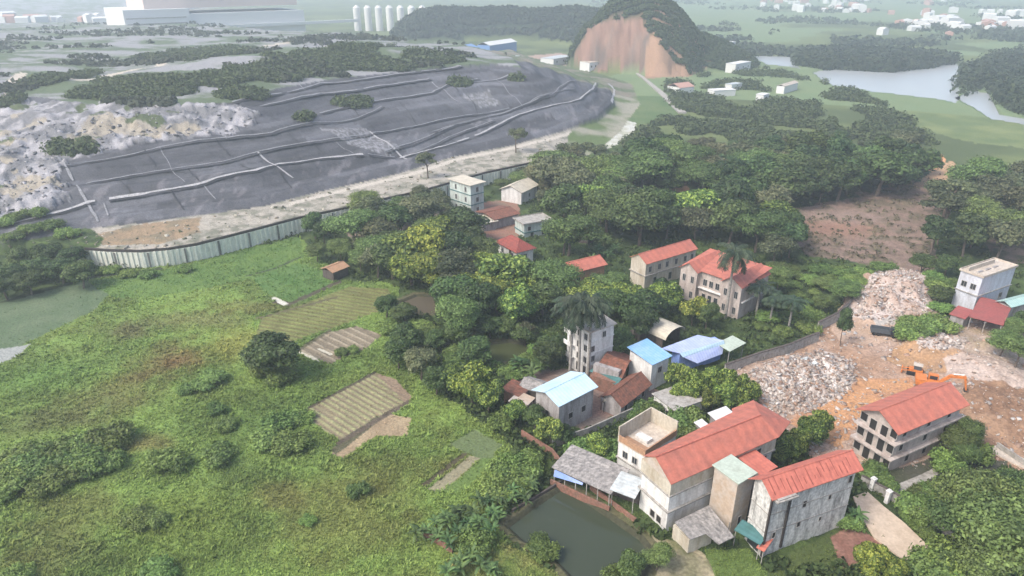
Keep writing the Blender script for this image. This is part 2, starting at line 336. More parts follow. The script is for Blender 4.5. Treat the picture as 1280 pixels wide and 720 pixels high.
# crumpled exposed waste at the left
def regz(px, jit=1.0):
    t = np.array([terr(x, y)[:2] for x, y in px]); return inpoly(GX + JX * jit, GY + JY * jit, t)
def terr(px, py):
    d = FW + RT * (px - 640) / F + UP * (360 - py) / F
    az = math.atan2(d[0], d[1]); hd = math.hypot(d[0], d[1])
    ci = (az - azs[0]) / (azs[1] - azs[0]); i = int(min(max(round(ci), 0), NC - 1))
    rz = H + d[2] / hd * rad; g = GZ[:, i]
    k = np.argmax(g >= rz)
    if k == 0: k = NR - 1
    r0, r1 = rad[k - 1], rad[k]; a = rz[k - 1] - g[k - 1]; b = g[k] - rz[k]
    r = r0 + (r1 - r0) * a / max(a + b, 1e-9)
    return np.array([r * math.sin(az), r * math.cos(az), g[k - 1] + (g[k] - g[k - 1]) * a / max(a + b, 1e-9)])
m = regz([(-200, 122), (0, 118), (100, 130), (200, 134), (300, 128), (318, 140), (320, 152), (280, 170), (180, 178), (80, 200), (75, 225), (95, 250), (0, 280), (-200, 290)], 1.5) & lf
rug = np.abs(fbm(GX, GY, 9, 4, 91) - .5) * 2
paint(m, mixc((.34, .33, .34), (.15, .15, .155), rug * 3.2 + (n1 - .5)) , 0, .8)
paint(m & (fbm(GX, GY, 16, 3, 93) > .66), mixc((.26, .225, .17), (.32, .29, .24), n1), 0, .6)
paint(m & (fbm(GX, GY, 10, 3, 94) > .67), mixc((.06, .08, .04), (.10, .12, .06), n1), 0, .8)
m_rug = m
m = regz([(400, 160), (455, 160), (500, 185), (480, 196), (430, 178)], .6) & lf
paint(m, mixc((.24, .24, .25), (.10, .10, .105), (n3 - .35) * 4), 0, .3)
m = regz([(575, 118), (610, 112), (625, 130), (600, 135)], .6) & lf
paint(m, mixc((.24, .24, .25), (.12, .12, .12), (n3 - .35) * 4), 0, .3)
# pale rows of weights, and dark folds with bench shade painted in
SEAMS = []
def seam(px, wid, col, dark=None):
    P = np.array([terr(x, y)[:2] for x, y in px]); d = dpoly(GX, GY, P)
    brk = .6 + .4 * sstep(.34, .44, fbm(GX, GY, 6, 2, 61))
    wt = (sstep(wid * 1.3, wid * .5, d) * brk * lf)[..., None]
    C[:] = C * (1 - wt) + np.array(col) * wt
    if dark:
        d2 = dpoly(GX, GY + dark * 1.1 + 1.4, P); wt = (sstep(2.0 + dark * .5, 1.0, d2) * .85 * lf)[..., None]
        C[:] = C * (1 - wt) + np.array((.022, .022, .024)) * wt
WHT = (.40, .39, .40); GRY = (.27, .27, .28)
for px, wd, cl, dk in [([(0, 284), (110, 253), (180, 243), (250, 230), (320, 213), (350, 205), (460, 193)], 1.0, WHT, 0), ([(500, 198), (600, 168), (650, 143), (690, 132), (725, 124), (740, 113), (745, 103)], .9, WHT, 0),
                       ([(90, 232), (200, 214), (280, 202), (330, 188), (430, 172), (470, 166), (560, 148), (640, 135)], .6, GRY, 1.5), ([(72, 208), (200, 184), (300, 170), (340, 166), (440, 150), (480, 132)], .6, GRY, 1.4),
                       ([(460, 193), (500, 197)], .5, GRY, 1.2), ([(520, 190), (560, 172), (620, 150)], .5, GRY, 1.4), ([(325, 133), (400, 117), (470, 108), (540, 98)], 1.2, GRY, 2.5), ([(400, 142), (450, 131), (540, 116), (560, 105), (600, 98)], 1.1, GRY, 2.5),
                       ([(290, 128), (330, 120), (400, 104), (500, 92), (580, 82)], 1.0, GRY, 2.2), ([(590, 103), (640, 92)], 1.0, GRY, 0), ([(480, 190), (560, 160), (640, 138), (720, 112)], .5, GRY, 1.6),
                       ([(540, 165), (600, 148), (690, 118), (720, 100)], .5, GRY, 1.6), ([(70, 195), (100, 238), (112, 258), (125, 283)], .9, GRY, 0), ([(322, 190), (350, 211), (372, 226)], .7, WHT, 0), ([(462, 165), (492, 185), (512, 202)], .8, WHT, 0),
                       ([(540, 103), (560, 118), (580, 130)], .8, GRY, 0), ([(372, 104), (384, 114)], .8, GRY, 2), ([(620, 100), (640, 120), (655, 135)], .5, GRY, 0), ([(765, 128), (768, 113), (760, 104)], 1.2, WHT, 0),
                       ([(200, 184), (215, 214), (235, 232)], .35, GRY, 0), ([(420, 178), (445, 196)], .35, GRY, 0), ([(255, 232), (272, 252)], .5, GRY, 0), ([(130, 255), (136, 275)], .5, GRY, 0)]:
    SEAMS.append((px, wd, cl is WHT, dk))
# faint run-off stains down the lowest sheets
st = fbm(GX * 1.0, GY * .25, 2.2, 3, 63); tt_ = dsl / (dsl + dpoly(GX, GY, crest_w))
w = (sstep(.62, .75, st) * (tt_ < .3) * lf * .25)[..., None]; C[:] = C * (1 - w) + np.array((.32, .30, .31)) * w
# sandy track and scrub on top
for px in ([(-60, 118), (0, 108), (20, 98), (26, 92)], [(95, 100), (200, 82), (205, 76)], [(330, 58), (365, 52)]):
    P = np.array([terr(x, y)[:2] for x, y in px]); paint((dpoly(GX, GY, P) < 3.0) & plate, (.45, .40, .33), 0, .1)
def ell(cx, cy, rx, ry, col0, col1, rel=1.2):
    c = terr(cx, cy); rr = terr(cx + rx, cy); ra = abs(rr[0] - c[0]) + .1
    cf = terr(cx, cy - ry); rb = abs(cf[1] - c[1]) + .1
    cn = terr(cx, cy + ry); rn = abs(cn[1] - c[1]) + .1
    dy = GY - c[1]
    d = np.hypot((GX - c[0]) / ra, dy / np.where(dy > 0, rb, rn)) + (n2 - .5) * .8
    m = (d < 1) & i1 & i2
    paint(m, mixc(col0, col1, (n1 - .3) * 2), 0, rel)
    return m
GREENS = [(170, 112, 75, 14), (270, 100, 50, 9), (400, 75, 70, 13), (340, 90, 60, 14), (470, 82, 50, 8), (540, 72, 40, 7), (300, 118, 30, 6), (440, 62, 30, 6), (52, 100, 28, 9), (10, 130, 16, 8), (440, 130, 28, 7), (92, 188, 32, 8), (575, 104, 16, 5), (645, 98, 8, 4), (250, 68, 50, 8), (380, 148, 9, 4)]
GM = [ell(a, b, c, d, (.05, .07, .028), (.10, .13, .05)) for a, b, c, d in GREENS]
# ponds and lake beds
for P in (POND, POND2, POND3):
    ins = inpoly(GX, GY, P); d = dpoly(GX, GY, np.vstack([P, P[:1]]))
    dep = np.where(ins, -1.1 * sstep(0, 1.6, d), 0); EXTRA += dep
    paint(ins, (.05, .05, .03), 0, .05); nb = (~ins) & (d < 1.0); paint(nb, mixc((.12, .10, .06), (.08, .09, .04), n1), .4, .05)
LK = inpoly(GX + JX, GY + JY, LAKE) | inpoly(GX + JX, GY + JY, LAKE2) | inpoly(GX + JX * .5, GY + JY * .5, LAKE3)
EXTRA += np.where(LK, -3.0, 0); paint(LK, (.08, .08, .06), 0, 0)
for px in ([(1068, 620), (1090, 645), (1112, 666), (1140, 687), (1167, 705)], [(1114, 616), (1155, 598), (1178, 585)], [(1238, 560), (1256, 569), (1295, 588)]): REL[dpoly(GX, GY, wp(px)) < 3.2] = .02
# flatten where walls, paths stand
REL[(RR < 40)] = .2
# heaps of rubble
def heap(px, py, r, h):
    c = at(px, py); d = np.hypot(GX - c[0], GY - c[1]) / r
    return h * np.clip(1 - d ** 2, 0, 1) * (.55 + .9 * n1)
for a in [(975, 480, 9, 1.5), (1010, 470, 9, 1.4), (1040, 465, 7, 1.0), (960, 495, 6, 1.0), (1100, 372, 12, 2.6), (1130, 358, 12, 3.2), (1085, 388, 8, 1.4), (1145, 385, 9, 1.6), (1170, 432, 8, 1.8), (1240, 470, 9, 1.8), (1250, 440, 8, 1.6), (1150, 438, 4, 1.5), (1265, 520, 9, 1.6), (1225, 500, 6, 1.2)]:
    EXTRA += heap(*a)
relief = (n1 - .5) * 1.5 * REL + (n3 - .5) * .9 * REL + (np.abs(fbm(GX, GY, 7, 4, 91) - .5) * 2) * 3.2 * m_rug * i2
GZ = GZ + EXTRA + relief * np.clip(1 - LK, 0, 1)
GZ = np.where(LK, np.minimum(GZ, -1.5), GZ)

# ------------------------------------------------------------------ mesh helpers and materials
def tag(o, label=None, cat=None, group=None, kind=None):
    if label: o['label'] = label
    if cat: o['category'] = cat
    if group: o['group'] = group
    if kind: o['kind'] = kind
    return o
def fast_mesh(name, V, Fc, mat, col=None, smooth=False, nper=None):
    V = np.asarray(V, np.float32); Fc = np.asarray(Fc, np.int32); k = Fc.shape[1]
    me = bpy.data.meshes.new(name); me.vertices.add(len(V)); me.vertices.foreach_set('co', V.ravel())
    me.loops.add(Fc.size); me.loops.foreach_set('vertex_index', Fc.ravel())
    me.polygons.add(len(Fc)); me.polygons.foreach_set('loop_start', np.arange(0, Fc.size, k, dtype=np.int32))
    me.polygons.foreach_set('loop_total', np.full(len(Fc), k, np.int32))
    if smooth: me.polygons.foreach_set('use_smooth', np.ones(len(Fc), bool))
    me.update(calc_edges=True)
    if col is not None:
        a = me.color_attributes.new('Col', 'FLOAT_COLOR', 'POINT')
        c = np.ones((len(V), 4), np.float32); c[:, :3] = col; a.data.foreach_set('color', c.ravel())
    if mat: me.materials.append(mat)
    return me
def link(name, me, parent=None, loc=None, rz=None):
    o = bpy.data.objects.new(name, me); COL.objects.link(o)
    if parent: o.parent = parent
    if loc is not None: o.location = loc
    if rz is not None: o.rotation_euler = (0, 0, rz)
    return o
def empty(name, loc=(0, 0, 0), rz=0, scale=1):
    o = bpy.data.objects.new(name, None); COL.objects.link(o); o.empty_display_size = .3
    o.location = loc; o.rotation_euler = (0, 0, rz); o.scale = (scale,) * 3
    return o
class MB:
    def __init__(s): s.v = []; s.f = []
    def add(s, vs, fs):
        b = len(s.v); s.v += [tuple(map(float, v)) for v in vs]; s.f += [tuple(b + i for i in f) for f in fs]; return s
    def box(s, x0, y0, z0, x1, y1, z1):
        return s.add([(x0, y0, z0), (x1, y0, z0), (x1, y1, z0), (x0, y1, z0), (x0, y0, z1), (x1, y0, z1), (x1, y1, z1), (x0, y1, z1)],
                     [(3, 2, 1, 0), (4, 5, 6, 7), (0, 1, 5, 4), (1, 2, 6, 5), (2, 3, 7, 6), (3, 0, 4, 7)])
    def slab(s, poly, th):
        """polygon (list of 3-D points, counter-clockwise from above) given thickness downwards"""
        n = len(poly); vs = list(poly) + [(p[0], p[1], p[2] - th) for p in poly]
        return s.add(vs, [tuple(range(n)), tuple(range(2 * n - 1, n - 1, -1))] + [(i, n + i, n + (i + 1) % n, (i + 1) % n) for i in range(n)])
    def prism(s, poly, z0, z1):
        return s.slab([(p[0], p[1], z1) for p in poly], z1 - z0)
    def tube(s, pts, r, n=6):
        pts = [Vector(p) for p in pts]; rs = r if isinstance(r, (list, tuple)) else [r] * len(pts); b = len(s.v)
        for i, p in enumerate(pts):
            d = (pts[min(i + 1, len(pts) - 1)] - pts[max(i - 1, 0)]).normalized()
            a = d.orthogonal().normalized(); c = d.cross(a)
            for k in range(n):
                q = p + (a * math.cos(2 * math.pi * k / n) + c * math.sin(2 * math.pi * k / n)) * rs[i]; s.v.append(tuple(q))
        for i in range(len(pts) - 1):
            for k in range(n):
                s.f.append((b + i * n + k, b + i * n + (k + 1) % n, b + (i + 1) * n + (k + 1) % n, b + (i + 1) * n + k))
        s.f.append(tuple(b + k for k in range(n))[::-1]); s.f.append(tuple(b + (len(pts) - 1) * n + k for k in range(n)))
        return s
    def mesh(s, name, mat, smooth=False):
        me = bpy.data.meshes.new(name); me.from_pydata(s.v, [], s.f); me.materials.append(mat)
        if smooth:
            for p in me.polygons: p.use_smooth = True
        me.update(); return me
    def build(s, name, mat, parent=None, loc=None, rz=None, smooth=False):
        return link(name, s.mesh(name, mat, smooth), parent, loc, rz)

def nodemat(name):
    m = bpy.data.materials.new(name); m.use_nodes = True; t = m.node_tree
    return m, t, t.nodes['Principled BSDF']
def N(t, typ, **kw):
    n = t.nodes.new(typ)
    for k, v in kw.items(): setattr(n, k, v)
    return n
def attr_mat(name, rough=.95, bump=.3, bscale=3.0, trans=0, objrand=0, spec=.2):
    m, t, b = nodemat(name); L = t.links.new
    a = N(t, 'ShaderNodeAttribute', attribute_name='Col')
    tc = N(t, 'ShaderNodeNewGeometry')
    nz = N(t, 'ShaderNodeTexNoise'); nz.inputs['Scale'].default_value = bscale; nz.inputs['Detail'].default_value = 5
    L(tc.outputs['Position'], nz.inputs['Vector'])
    mr = N(t, 'ShaderNodeMapRange'); mr.inputs[1].default_value = .3; mr.inputs[2].default_value = .7; mr.inputs[3].default_value = .72; mr.inputs[4].default_value = 1.28
    L(nz.outputs[0], mr.inputs[0])
    mx = N(t, 'ShaderNodeVectorMath', operation='SCALE'); L(a.outputs['Color'], mx.inputs[0]); L(mr.outputs[0], mx.inputs['Scale'])
    col = mx.outputs[0]
    if objrand:
        oi = N(t, 'ShaderNodeObjectInfo'); hs = N(t, 'ShaderNodeHueSaturation')
        r1 = N(t, 'ShaderNodeMapRange'); r1.inputs[3].default_value = .5 - .015 * objrand; r1.inputs[4].default_value = .5 + .025 * objrand; L(oi.outputs['Random'], r1.inputs[0])
        ml = N(t, 'ShaderNodeMath', operation='MULTIPLY'); ml.inputs[1].default_value = 7.31; L(oi.outputs['Random'], ml.inputs[0])
        fr = N(t, 'ShaderNodeMath', operation='FRACT'); L(ml.outputs[0], fr.inputs[0])
        r2 = N(t, 'ShaderNodeMapRange'); r2.inputs[3].default_value = 1 - .3 * objrand; r2.inputs[4].default_value = 1 + .35 * objrand; L(fr.outputs[0], r2.inputs[0])
        L(r1.outputs[0], hs.inputs['Hue']); L(r2.outputs[0], hs.inputs['Value']); L(col, hs.inputs['Color']); hs.inputs['Saturation'].default_value = .95
        col = hs.outputs[0]
    L(col, b.inputs['Base Color']); b.inputs['Roughness'].default_value = rough; b.inputs['Specular IOR Level'].default_value = spec
    if bump:
        bp = N(t, 'ShaderNodeBump'); bp.inputs['Strength'].default_value = bump; bp.inputs['Distance'].default_value = .3
        L(nz.outputs[0], bp.inputs['Height']); L(bp.outputs[0], b.inputs['Normal'])
    if trans:
        tr = N(t, 'ShaderNodeBsdfTranslucent'); L(col, tr.inputs[0]); ms = N(t, 'ShaderNodeMixShader'); ms.inputs[0].default_value = trans
        L(b.outputs[0], ms.inputs[1]); L(tr.outputs[0], ms.inputs[2]); L(ms.outputs[0], t.nodes['Material Output'].inputs[0])
    return m
M_GROUND = attr_mat('ground_mix', .97, .35, 2.2)
M_LEAF = attr_mat('leaf', .6, 0, 1.0, .22, 1.0, .35)
M_TUFT = attr_mat('tuft', .8, 0, 1.0, .25, 0, .2)

def stain_mat(name, c1, c2, scale=.5, vert=True, rough=.85, amt=.6, lo=.42, hi=.68, metallic=0, ribs=0, ribscale=3, bump=0, fine=.12, spec=.3):
    """painted / rendered surface with dirt; vert = rain streaks"""
    m, t, b = nodemat(name); L = t.links.new
    tc = N(t, 'ShaderNodeTexCoord'); mp = N(t, 'ShaderNodeMapping'); L(tc.outputs['Object'], mp.inputs[0])
    mp.inputs['Scale'].default_value = (1.6, 1.6, .35) if vert else (1, 1, 1)
    nz = N(t, 'ShaderNodeTexNoise'); nz.inputs['Scale'].default_value = scale; nz.inputs['Detail'].default_value = 7; nz.inputs['Roughness'].default_value = .65
    L(mp.outputs[0], nz.inputs['Vector'])
    mr = N(t, 'ShaderNodeMapRange'); mr.inputs[1].default_value = lo; mr.inputs[2].default_value = hi; mr.inputs[4].default_value = amt; L(nz.outputs[0], mr.inputs[0])
    mx = N(t, 'ShaderNodeMix', data_type='RGBA'); mx.inputs['A'].default_value = (*c1, 1); mx.inputs['B'].default_value = (*c2, 1); L(mr.outputs[0], mx.inputs['Factor'])
    nf = N(t, 'ShaderNodeTexNoise'); nf.inputs['Scale'].default_value = 2.5; nf.inputs['Detail'].default_value = 6; L(tc.outputs['Object'], nf.inputs['Vector'])
    m2 = N(t, 'ShaderNodeMapRange'); m2.inputs[1].default_value = .3; m2.inputs[2].default_value = .7; m2.inputs[3].default_value = 1 - fine; m2.inputs[4].default_value = 1 + fine; L(nf.outputs[0], m2.inputs[0])
    sc = N(t, 'ShaderNodeVectorMath', operation='SCALE'); L(mx.outputs['Result'], sc.inputs[0]); L(m2.outputs[0], sc.inputs['Scale'])
    col = sc.outputs[0]
    if ribs:
        wv = N(t, 'ShaderNodeTexWave', wave_type='BANDS', bands_direction='X'); wv.inputs['Scale'].default_value = ribscale * .075; wv.inputs['Distortion'].default_value = .25; wv.inputs['Detail'].default_value = 1
        L(tc.outputs['Object'], wv.inputs['Vector'])
        bp = N(t, 'ShaderNodeBump'); bp.inputs['Strength'].default_value = ribs; bp.inputs['Distance'].default_value = .05; L(wv.outputs[0], bp.inputs['Height']); L(bp.outputs[0], b.inputs['Normal'])
        m3 = N(t, 'ShaderNodeMapRange'); m3.inputs[3].default_value = .91; m3.inputs[4].default_value = 1.03; L(wv.outputs[0], m3.inputs[0]); s3 = N(t, 'ShaderNodeVectorMath', operation='SCALE'); L(col, s3.inputs[0]); L(m3.outputs[0], s3.inputs['Scale']); col = s3.outputs[0]
    elif bump:
        bp = N(t, 'ShaderNodeBump'); bp.inputs['Strength'].default_value = bump; bp.inputs['Distance'].default_value = .1; L(nf.outputs[0], bp.inputs['Height']); L(bp.outputs[0], b.inputs['Normal'])
    L(col, b.inputs['Base Color']); b.inputs['Roughness'].default_value = rough; b.inputs['Metallic'].default_value = metallic; b.inputs['Specular IOR Level'].default_value = spec
    return m
def plain(name, c, rough=.7, metallic=0, spec=.4):
    m, t, b = nodemat(name); b.inputs['Base Color'].default_value = (*c, 1); b.inputs['Roughness'].default_value = rough; b.inputs['Metallic'].default_value = metallic
    b.inputs['Specular IOR Level'].default_value = spec; return m
M = dict(
    red=stain_mat('red_sheet', (.47, .155, .105), (.32, .12, .09), .55, False, .6, .85, ribs=.6, ribscale=2.2, fine=.10),
    red2=stain_mat('red_sheet_pale', (.52, .165, .115), (.33, .10, .075), .9, False, .55, .8, ribs=.35, ribscale=6, fine=.06),
    darkred=stain_mat('dark_red_tile', (.26, .065, .05), (.16, .055, .045), .8, False, .8, .9, ribs=.4, ribscale=6, fine=.2),
    tile=stain_mat('old_clay_tile', (.21, .085, .055), (.10, .06, .045), 1.0, False, .9, .95, ribs=.5, ribscale=7, fine=.3),
    blue=stain_mat('blue_sheet', (.22, .42, .68), (.42, .56, .70), .3, False, .45, .8, ribs=.3, ribscale=6, fine=.05),
    paleblue=stain_mat('pale_blue_sheet', (.50, .66, .76), (.36, .54, .66), .25, False, .5, .9, ribs=.3, ribscale=6, fine=.05),
    violet=stain_mat('violet_blue_sheet', (.36, .42, .66), (.50, .56, .72), .3, False, .5, .9, ribs=.3, ribscale=6, fine=.05),
    tarp=stain_mat('blue_tarp', (.20, .30, .62), (.34, .42, .68), .6, False, .5, .9),
    teal=stain_mat('teal_sheet', (.34, .50, .46), (.44, .55, .48), .4, False, .6, .8, ribs=.3, ribscale=6, fine=.08),
    dteal=stain_mat('dark_teal_sheet', (.065, .16, .16), (.04, .11, .10), .5, False, .6, .8, ribs=.3, ribscale=6, fine=.1),
    mint=stain_mat('mint_roof', (.42, .48, .40), (.34, .38, .31), .7, False, .8, .8, fine=.12),
    asb=stain_mat('asbestos_sheet', (.30, .28, .26), (.13, .125, .12), 1.2, False, .9, .95, ribs=.5, ribscale=5, fine=.35),
    tin=stain_mat('grey_tin', (.50, .54, .54), (.32, .33, .32), .8, False, .5, .8, ribs=.4, ribscale=6, fine=.12),
    cream=stain_mat('cream_sheet', (.55, .50, .40), (.38, .34, .27), .7, False, .7, .8, ribs=.4, ribscale=6, fine=.1),
    white=stain_mat('white_render', (.70, .69, .66), (.36, .34, .31), .55, True, .85, .7),
    wpink=stain_mat('pinkish_render', (.46, .40, .36), (.27, .22, .19), .5, True, .9, .85, fine=.15),
    wold=stain_mat('weathered_render', (.56, .55, .52), (.17, .165, .155), .9, True, .9, .9, .44, .68, fine=.25),
    wyel=stain_mat('yellowed_render', (.50, .46, .38), (.32, .26, .18), .5, True, .9, .85),
    wtan=stain_mat('tan_render', (.42, .33, .25), (.50, .48, .45), .35, False, .9, .9),
    wbrick=stain_mat('orange_brick', (.38, .22, .13), (.28, .18, .12), .6, False, .9, .8, fine=.2),
    wgrey=stain_mat('grey_render', (.36, .34, .33), (.17, .15, .14), .6, True, .9, .9, fine=.15),
    wbluish=stain_mat('bluish_white_render', (.55, .57, .62), (.38, .38, .40), .5, True, .8, .8),
    wgreen=stain_mat('pale_green_render', (.48, .54, .50), (.30, .31, .28), .6, True, .85, .8),
    brick=stain_mat('red_brick', (.24, .12, .085), (.15, .10, .075), 1.2, False, .95, .9, fine=.3),
    conc=stain_mat('concrete', (.36, .34, .31), (.20, .185, .16), .9, False, .95, .9, fine=.2),
    lightconc=stain_mat('pale_concrete', (.50, .44, .37), (.36, .30, .24), .8, False, .95, .8, fine=.15),
    path=stain_mat('path_concrete', (.52, .42, .32), (.40, .31, .23), .5, False, .95, .8, fine=.12),
    dark=plain('dark_interior', (.02, .018, .016), .9), wood=stain_mat('dark_wood', (.09, .045, .03), (.05, .03, .02), 2, True, .7, .8),
    glass=plain('window_glass', (.035, .04, .045), .15, 0, .6), frame=plain('window_frame', (.38, .36, .33), .6),
    shed_dark=stain_mat('old_dark_boards', (.10, .08, .07), (.05, .045, .04), 1.0, True, .9, .8, fine=.3),
    bark=stain_mat('bark', (.14, .11, .085), (.07, .055, .045), 1.5, True, .95, .9, fine=.3), palmbark=stain_mat('palm_bark', (.30, .28, .25), (.16, .15, .13), 1.2, False, .9, .8, fine=.2),
    steel=plain('steel_tank', (.75, .74, .70), .25, .9), orange=stain_mat('orange_paint', (.62, .20, .05), (.35, .13, .05), 1.5, False, .5, .7, fine=.15), black=plain('rubber', (.015, .015, .016), .8),
    truck=plain('dark_truck_paint', (.025, .03, .035), .4), truckgrey=plain('truck_body_grey', (.07, .08, .09), .6), panel=stain_mat('fence_sheet_white', (.72, .73, .64), (.50, .50, .42), 1.0, True, .7, .8, fine=.1),
    rust=stain_mat('dark_rusty_cap', (.06, .05, .045), (.035, .03, .03), 1.0, False, .9, .9), farwhite=plain('far_white_wall', (.62, .62, .60), .7), farblue=plain('far_blue_sheet', (.16, .28, .50), .5), farorange=plain('far_orange_sheet', (.62, .50, .44), .6), maroon=stain_mat('dull_red_sheet', (.30, .085, .075), (.22, .08, .07), .5, False, .7, .8, ribs=.4, ribscale=5, fine=.15),
    farroof=plain('far_roof', (.42, .25, .2), .8),
)
# ------------------------------------------------------------------ ground, water, haze
V = np.stack([GX, GY, GZ], -1).reshape(-1, 3)
ii = (np.arange(NR - 1)[:, None] * NC + np.arange(NC - 1)[None, :]).ravel()
Fq = np.stack([ii, ii + NC, ii + NC + 1, ii + 1], -1)[:, ::-1]
rr_, cc_ = ii // NC, ii % NC
lf_face = i1[rr_, cc_]; hill_face = m_hill[rr_, cc_] & ~lf_face
def sub(mask, name):
    f = Fq[mask]; u, inv = np.unique(f.ravel(), return_inverse=True)
    o = link(name, fast_mesh(name, V[u], inv.reshape(-1, 4), M_GROUND, C.reshape(-1, 3)[u], True)); tag(o, kind='structure'); return o
sub(~lf_face & ~hill_face, 'ground')
tag(sub(lf_face, 'landfill_terrain'), 'long terraced landfill slope under dark grey liner sheets with pale seams')
tag(sub(hill_face, 'hill'), 'steep wooded hill with an orange quarried face')
def water(name, P, z, col, rough, label, bump=.04):
    m, t, b = nodemat(name + '_water'); b.inputs['Base Color'].default_value = (*col, 1); b.inputs['Roughness'].default_value = rough; b.inputs['IOR'].default_value = 1.33; b.inputs['Specular IOR Level'].default_value = .5
    nz = N(t, 'ShaderNodeTexNoise'); nz.inputs['Scale'].default_value = 1.2; g = N(t, 'ShaderNodeNewGeometry'); t.links.new(g.outputs['Position'], nz.inputs['Vector'])
    bp = N(t, 'ShaderNodeBump'); bp.inputs['Strength'].default_value = bump; t.links.new(nz.outputs[0], bp.inputs['Height']); t.links.new(bp.outputs[0], b.inputs['Normal'])
    c = P.mean(0); Q = [(c + (p - c) * 1.04) for p in P]
    mb = MB(); mb.add([(q[0], q[1], z) for q in Q], [tuple(range(len(Q)))[::-1]]); o = mb.build(name, m)
    if o.data.polygons[0].normal.z < 0: o.data.flip_normals()
    return tag(o, label, kind='structure')
water('pond', POND, -.55, (.045, .055, .035), .04, 'dark green still pond in front of the red roofed houses')
water('pond', POND2, -.5, (.06, .07, .03), .06, 'green pond hidden between the trees')
water('pond', POND3, -.5, (.10, .085, .06), .08, 'small brown pond beside the vegetable plots')
water('lake', LAKE, -.6, (.36, .38, .38), .25, 'pale lake between wooded banks in the distance', .2)
water('lake', LAKE2, -.6, (.36, .38, .38), .25, 'small pale arm of the lake behind the far houses', .2)
water('stream', LAKE3, -.6, (.36, .38, .38), .25, 'narrow pale stream winding across the river meadow', .2)

hb = MB().box(-5300, -60, -8, 5300, 7400, 96)
hm = bpy.data.materials.new('haze_air'); hm.use_nodes = True; t = hm.node_tree; t.nodes.clear()
pv = t.nodes.new('ShaderNodeVolumePrincipled'); pv.inputs['Color'].default_value = (.80, .90, .96, 1); pv.inputs['Density'].default_value = HAZE = .00048; pv.inputs['Anisotropy'].default_value = .2
ou = t.nodes.new('ShaderNodeOutputMaterial'); t.links.new(pv.outputs[0], ou.inputs['Volume'])
hz_o = hb.build('haze', hm); tag(hz_o, kind='stuff')

# ------------------------------------------------------------------ vegetation prototypes
def leaves(cent, nrm, size, rg, droop=.0, aspect=.6):
    """four-cornered folded leaf sprays at cent facing roughly nrm"""
    n = len(cent)
    nn = nrm + rg.normal(0, .45, (n, 3)); nn /= np.linalg.norm(nn, axis=1)[:, None]
    a = np.cross(nn, rg.normal(0, 1, (n, 3))); a /= np.linalg.norm(a, axis=1)[:, None] + 1e-9
    b = np.cross(nn, a)
    s = (size * rg.uniform(.6, 1.4, n))[:, None]
    p0 = cent - a * s; p2 = cent + a * s - np.array([0, 0, 1]) * s * droop
    p1 = cent + b * s * aspect + nn * s * .25; p3 = cent - b * s * aspect + nn * s * .25
    V = np.stack([p0, p1, p2, p3], 1).reshape(-1, 3)
    Fc = np.arange(n * 4).reshape(-1, 4)
    return V, Fc
def ico_blob(c, r, rg, k=1):
    import bmesh
    bm = bmesh.new(); bmesh.ops.create_icosphere(bm, subdivisions=k, radius=1)
    V = np.array([v.co[:] for v in bm.verts]); Fc = np.array([[v.index for v in f.verts] for f in bm.faces]); bm.free()
    V = V * np.array(r) * rg.uniform(.8, 1.1, (len(V), 1)) + c
    return V, Fc
def crown_mesh(name, lobes, nleaf, size, c_dark, c_light, rg, droop=0, core=True, aspect=.6, spread=.12, top=None):
    Vs, Fs, Cs, off = [], [], [], 0
    ar = np.array([l[3] * l[4] for l in lobes]); ar = ar / ar.sum()
    for l, f in zip(lobes, ar):
        c = np.array(l[:3]); r = np.array([l[3], l[3], l[4]]); n = int(nleaf * f)
        d = rg.normal(0, 1, (n, 3)); d[:, 2] = np.where(d[:, 2] < -.5 * np.abs(rg.normal(0, 1, n)), -d[:, 2], d[:, 2]); d /= np.linalg.norm(d, axis=1)[:, None]
        p = c + d * r * (1 + rg.normal(0, spread, (n, 1)))
        nn = d / r; nn /= np.linalg.norm(nn, axis=1)[:, None]
        V, Fc = leaves(p, nn, size, rg, droop, aspect)
        lt = np.clip(rg.uniform(.15, .85) + rg.normal(0, .28, n), 0, 1)
        col = np.array(c_dark)[None] * (1 - lt[:, None]) + np.array(c_light)[None] * lt[:, None]
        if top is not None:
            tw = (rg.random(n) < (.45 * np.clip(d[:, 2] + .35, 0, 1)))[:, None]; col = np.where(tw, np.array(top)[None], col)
        Vs.append(V); Fs.append(Fc + off); Cs.append(np.repeat(col, 4, 0)); off += len(V)
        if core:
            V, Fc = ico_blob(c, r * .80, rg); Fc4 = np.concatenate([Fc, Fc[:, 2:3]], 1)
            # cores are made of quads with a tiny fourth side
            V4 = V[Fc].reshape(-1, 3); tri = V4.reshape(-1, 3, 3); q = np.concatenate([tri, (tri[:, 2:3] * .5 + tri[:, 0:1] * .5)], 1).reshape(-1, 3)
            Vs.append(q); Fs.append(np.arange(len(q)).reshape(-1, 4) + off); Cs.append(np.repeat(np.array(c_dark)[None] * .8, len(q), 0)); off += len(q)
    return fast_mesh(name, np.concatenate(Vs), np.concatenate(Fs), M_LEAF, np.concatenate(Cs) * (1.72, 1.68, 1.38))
def lobeset(rg, n, R, zc, zr, rl, flat=.8):
    out = [(0, 0, zc, R * .62, zr * .72)]
    for i in range(n):
        a = rg.uniform(0, 2 * math.pi); q = rg.uniform(.35, 1) ** .7; ph = rg.uniform(-.5, 1)
        rr = R * q * math.sqrt(max(0.05, 1 - (ph * .75) ** 2)); r = rl * rg.uniform(.7, 1.3)
        out.append((math.cos(a) * rr * .85, math.sin(a) * rr * .85, zc + zr * ph * .8, r, r * flat))
    return out
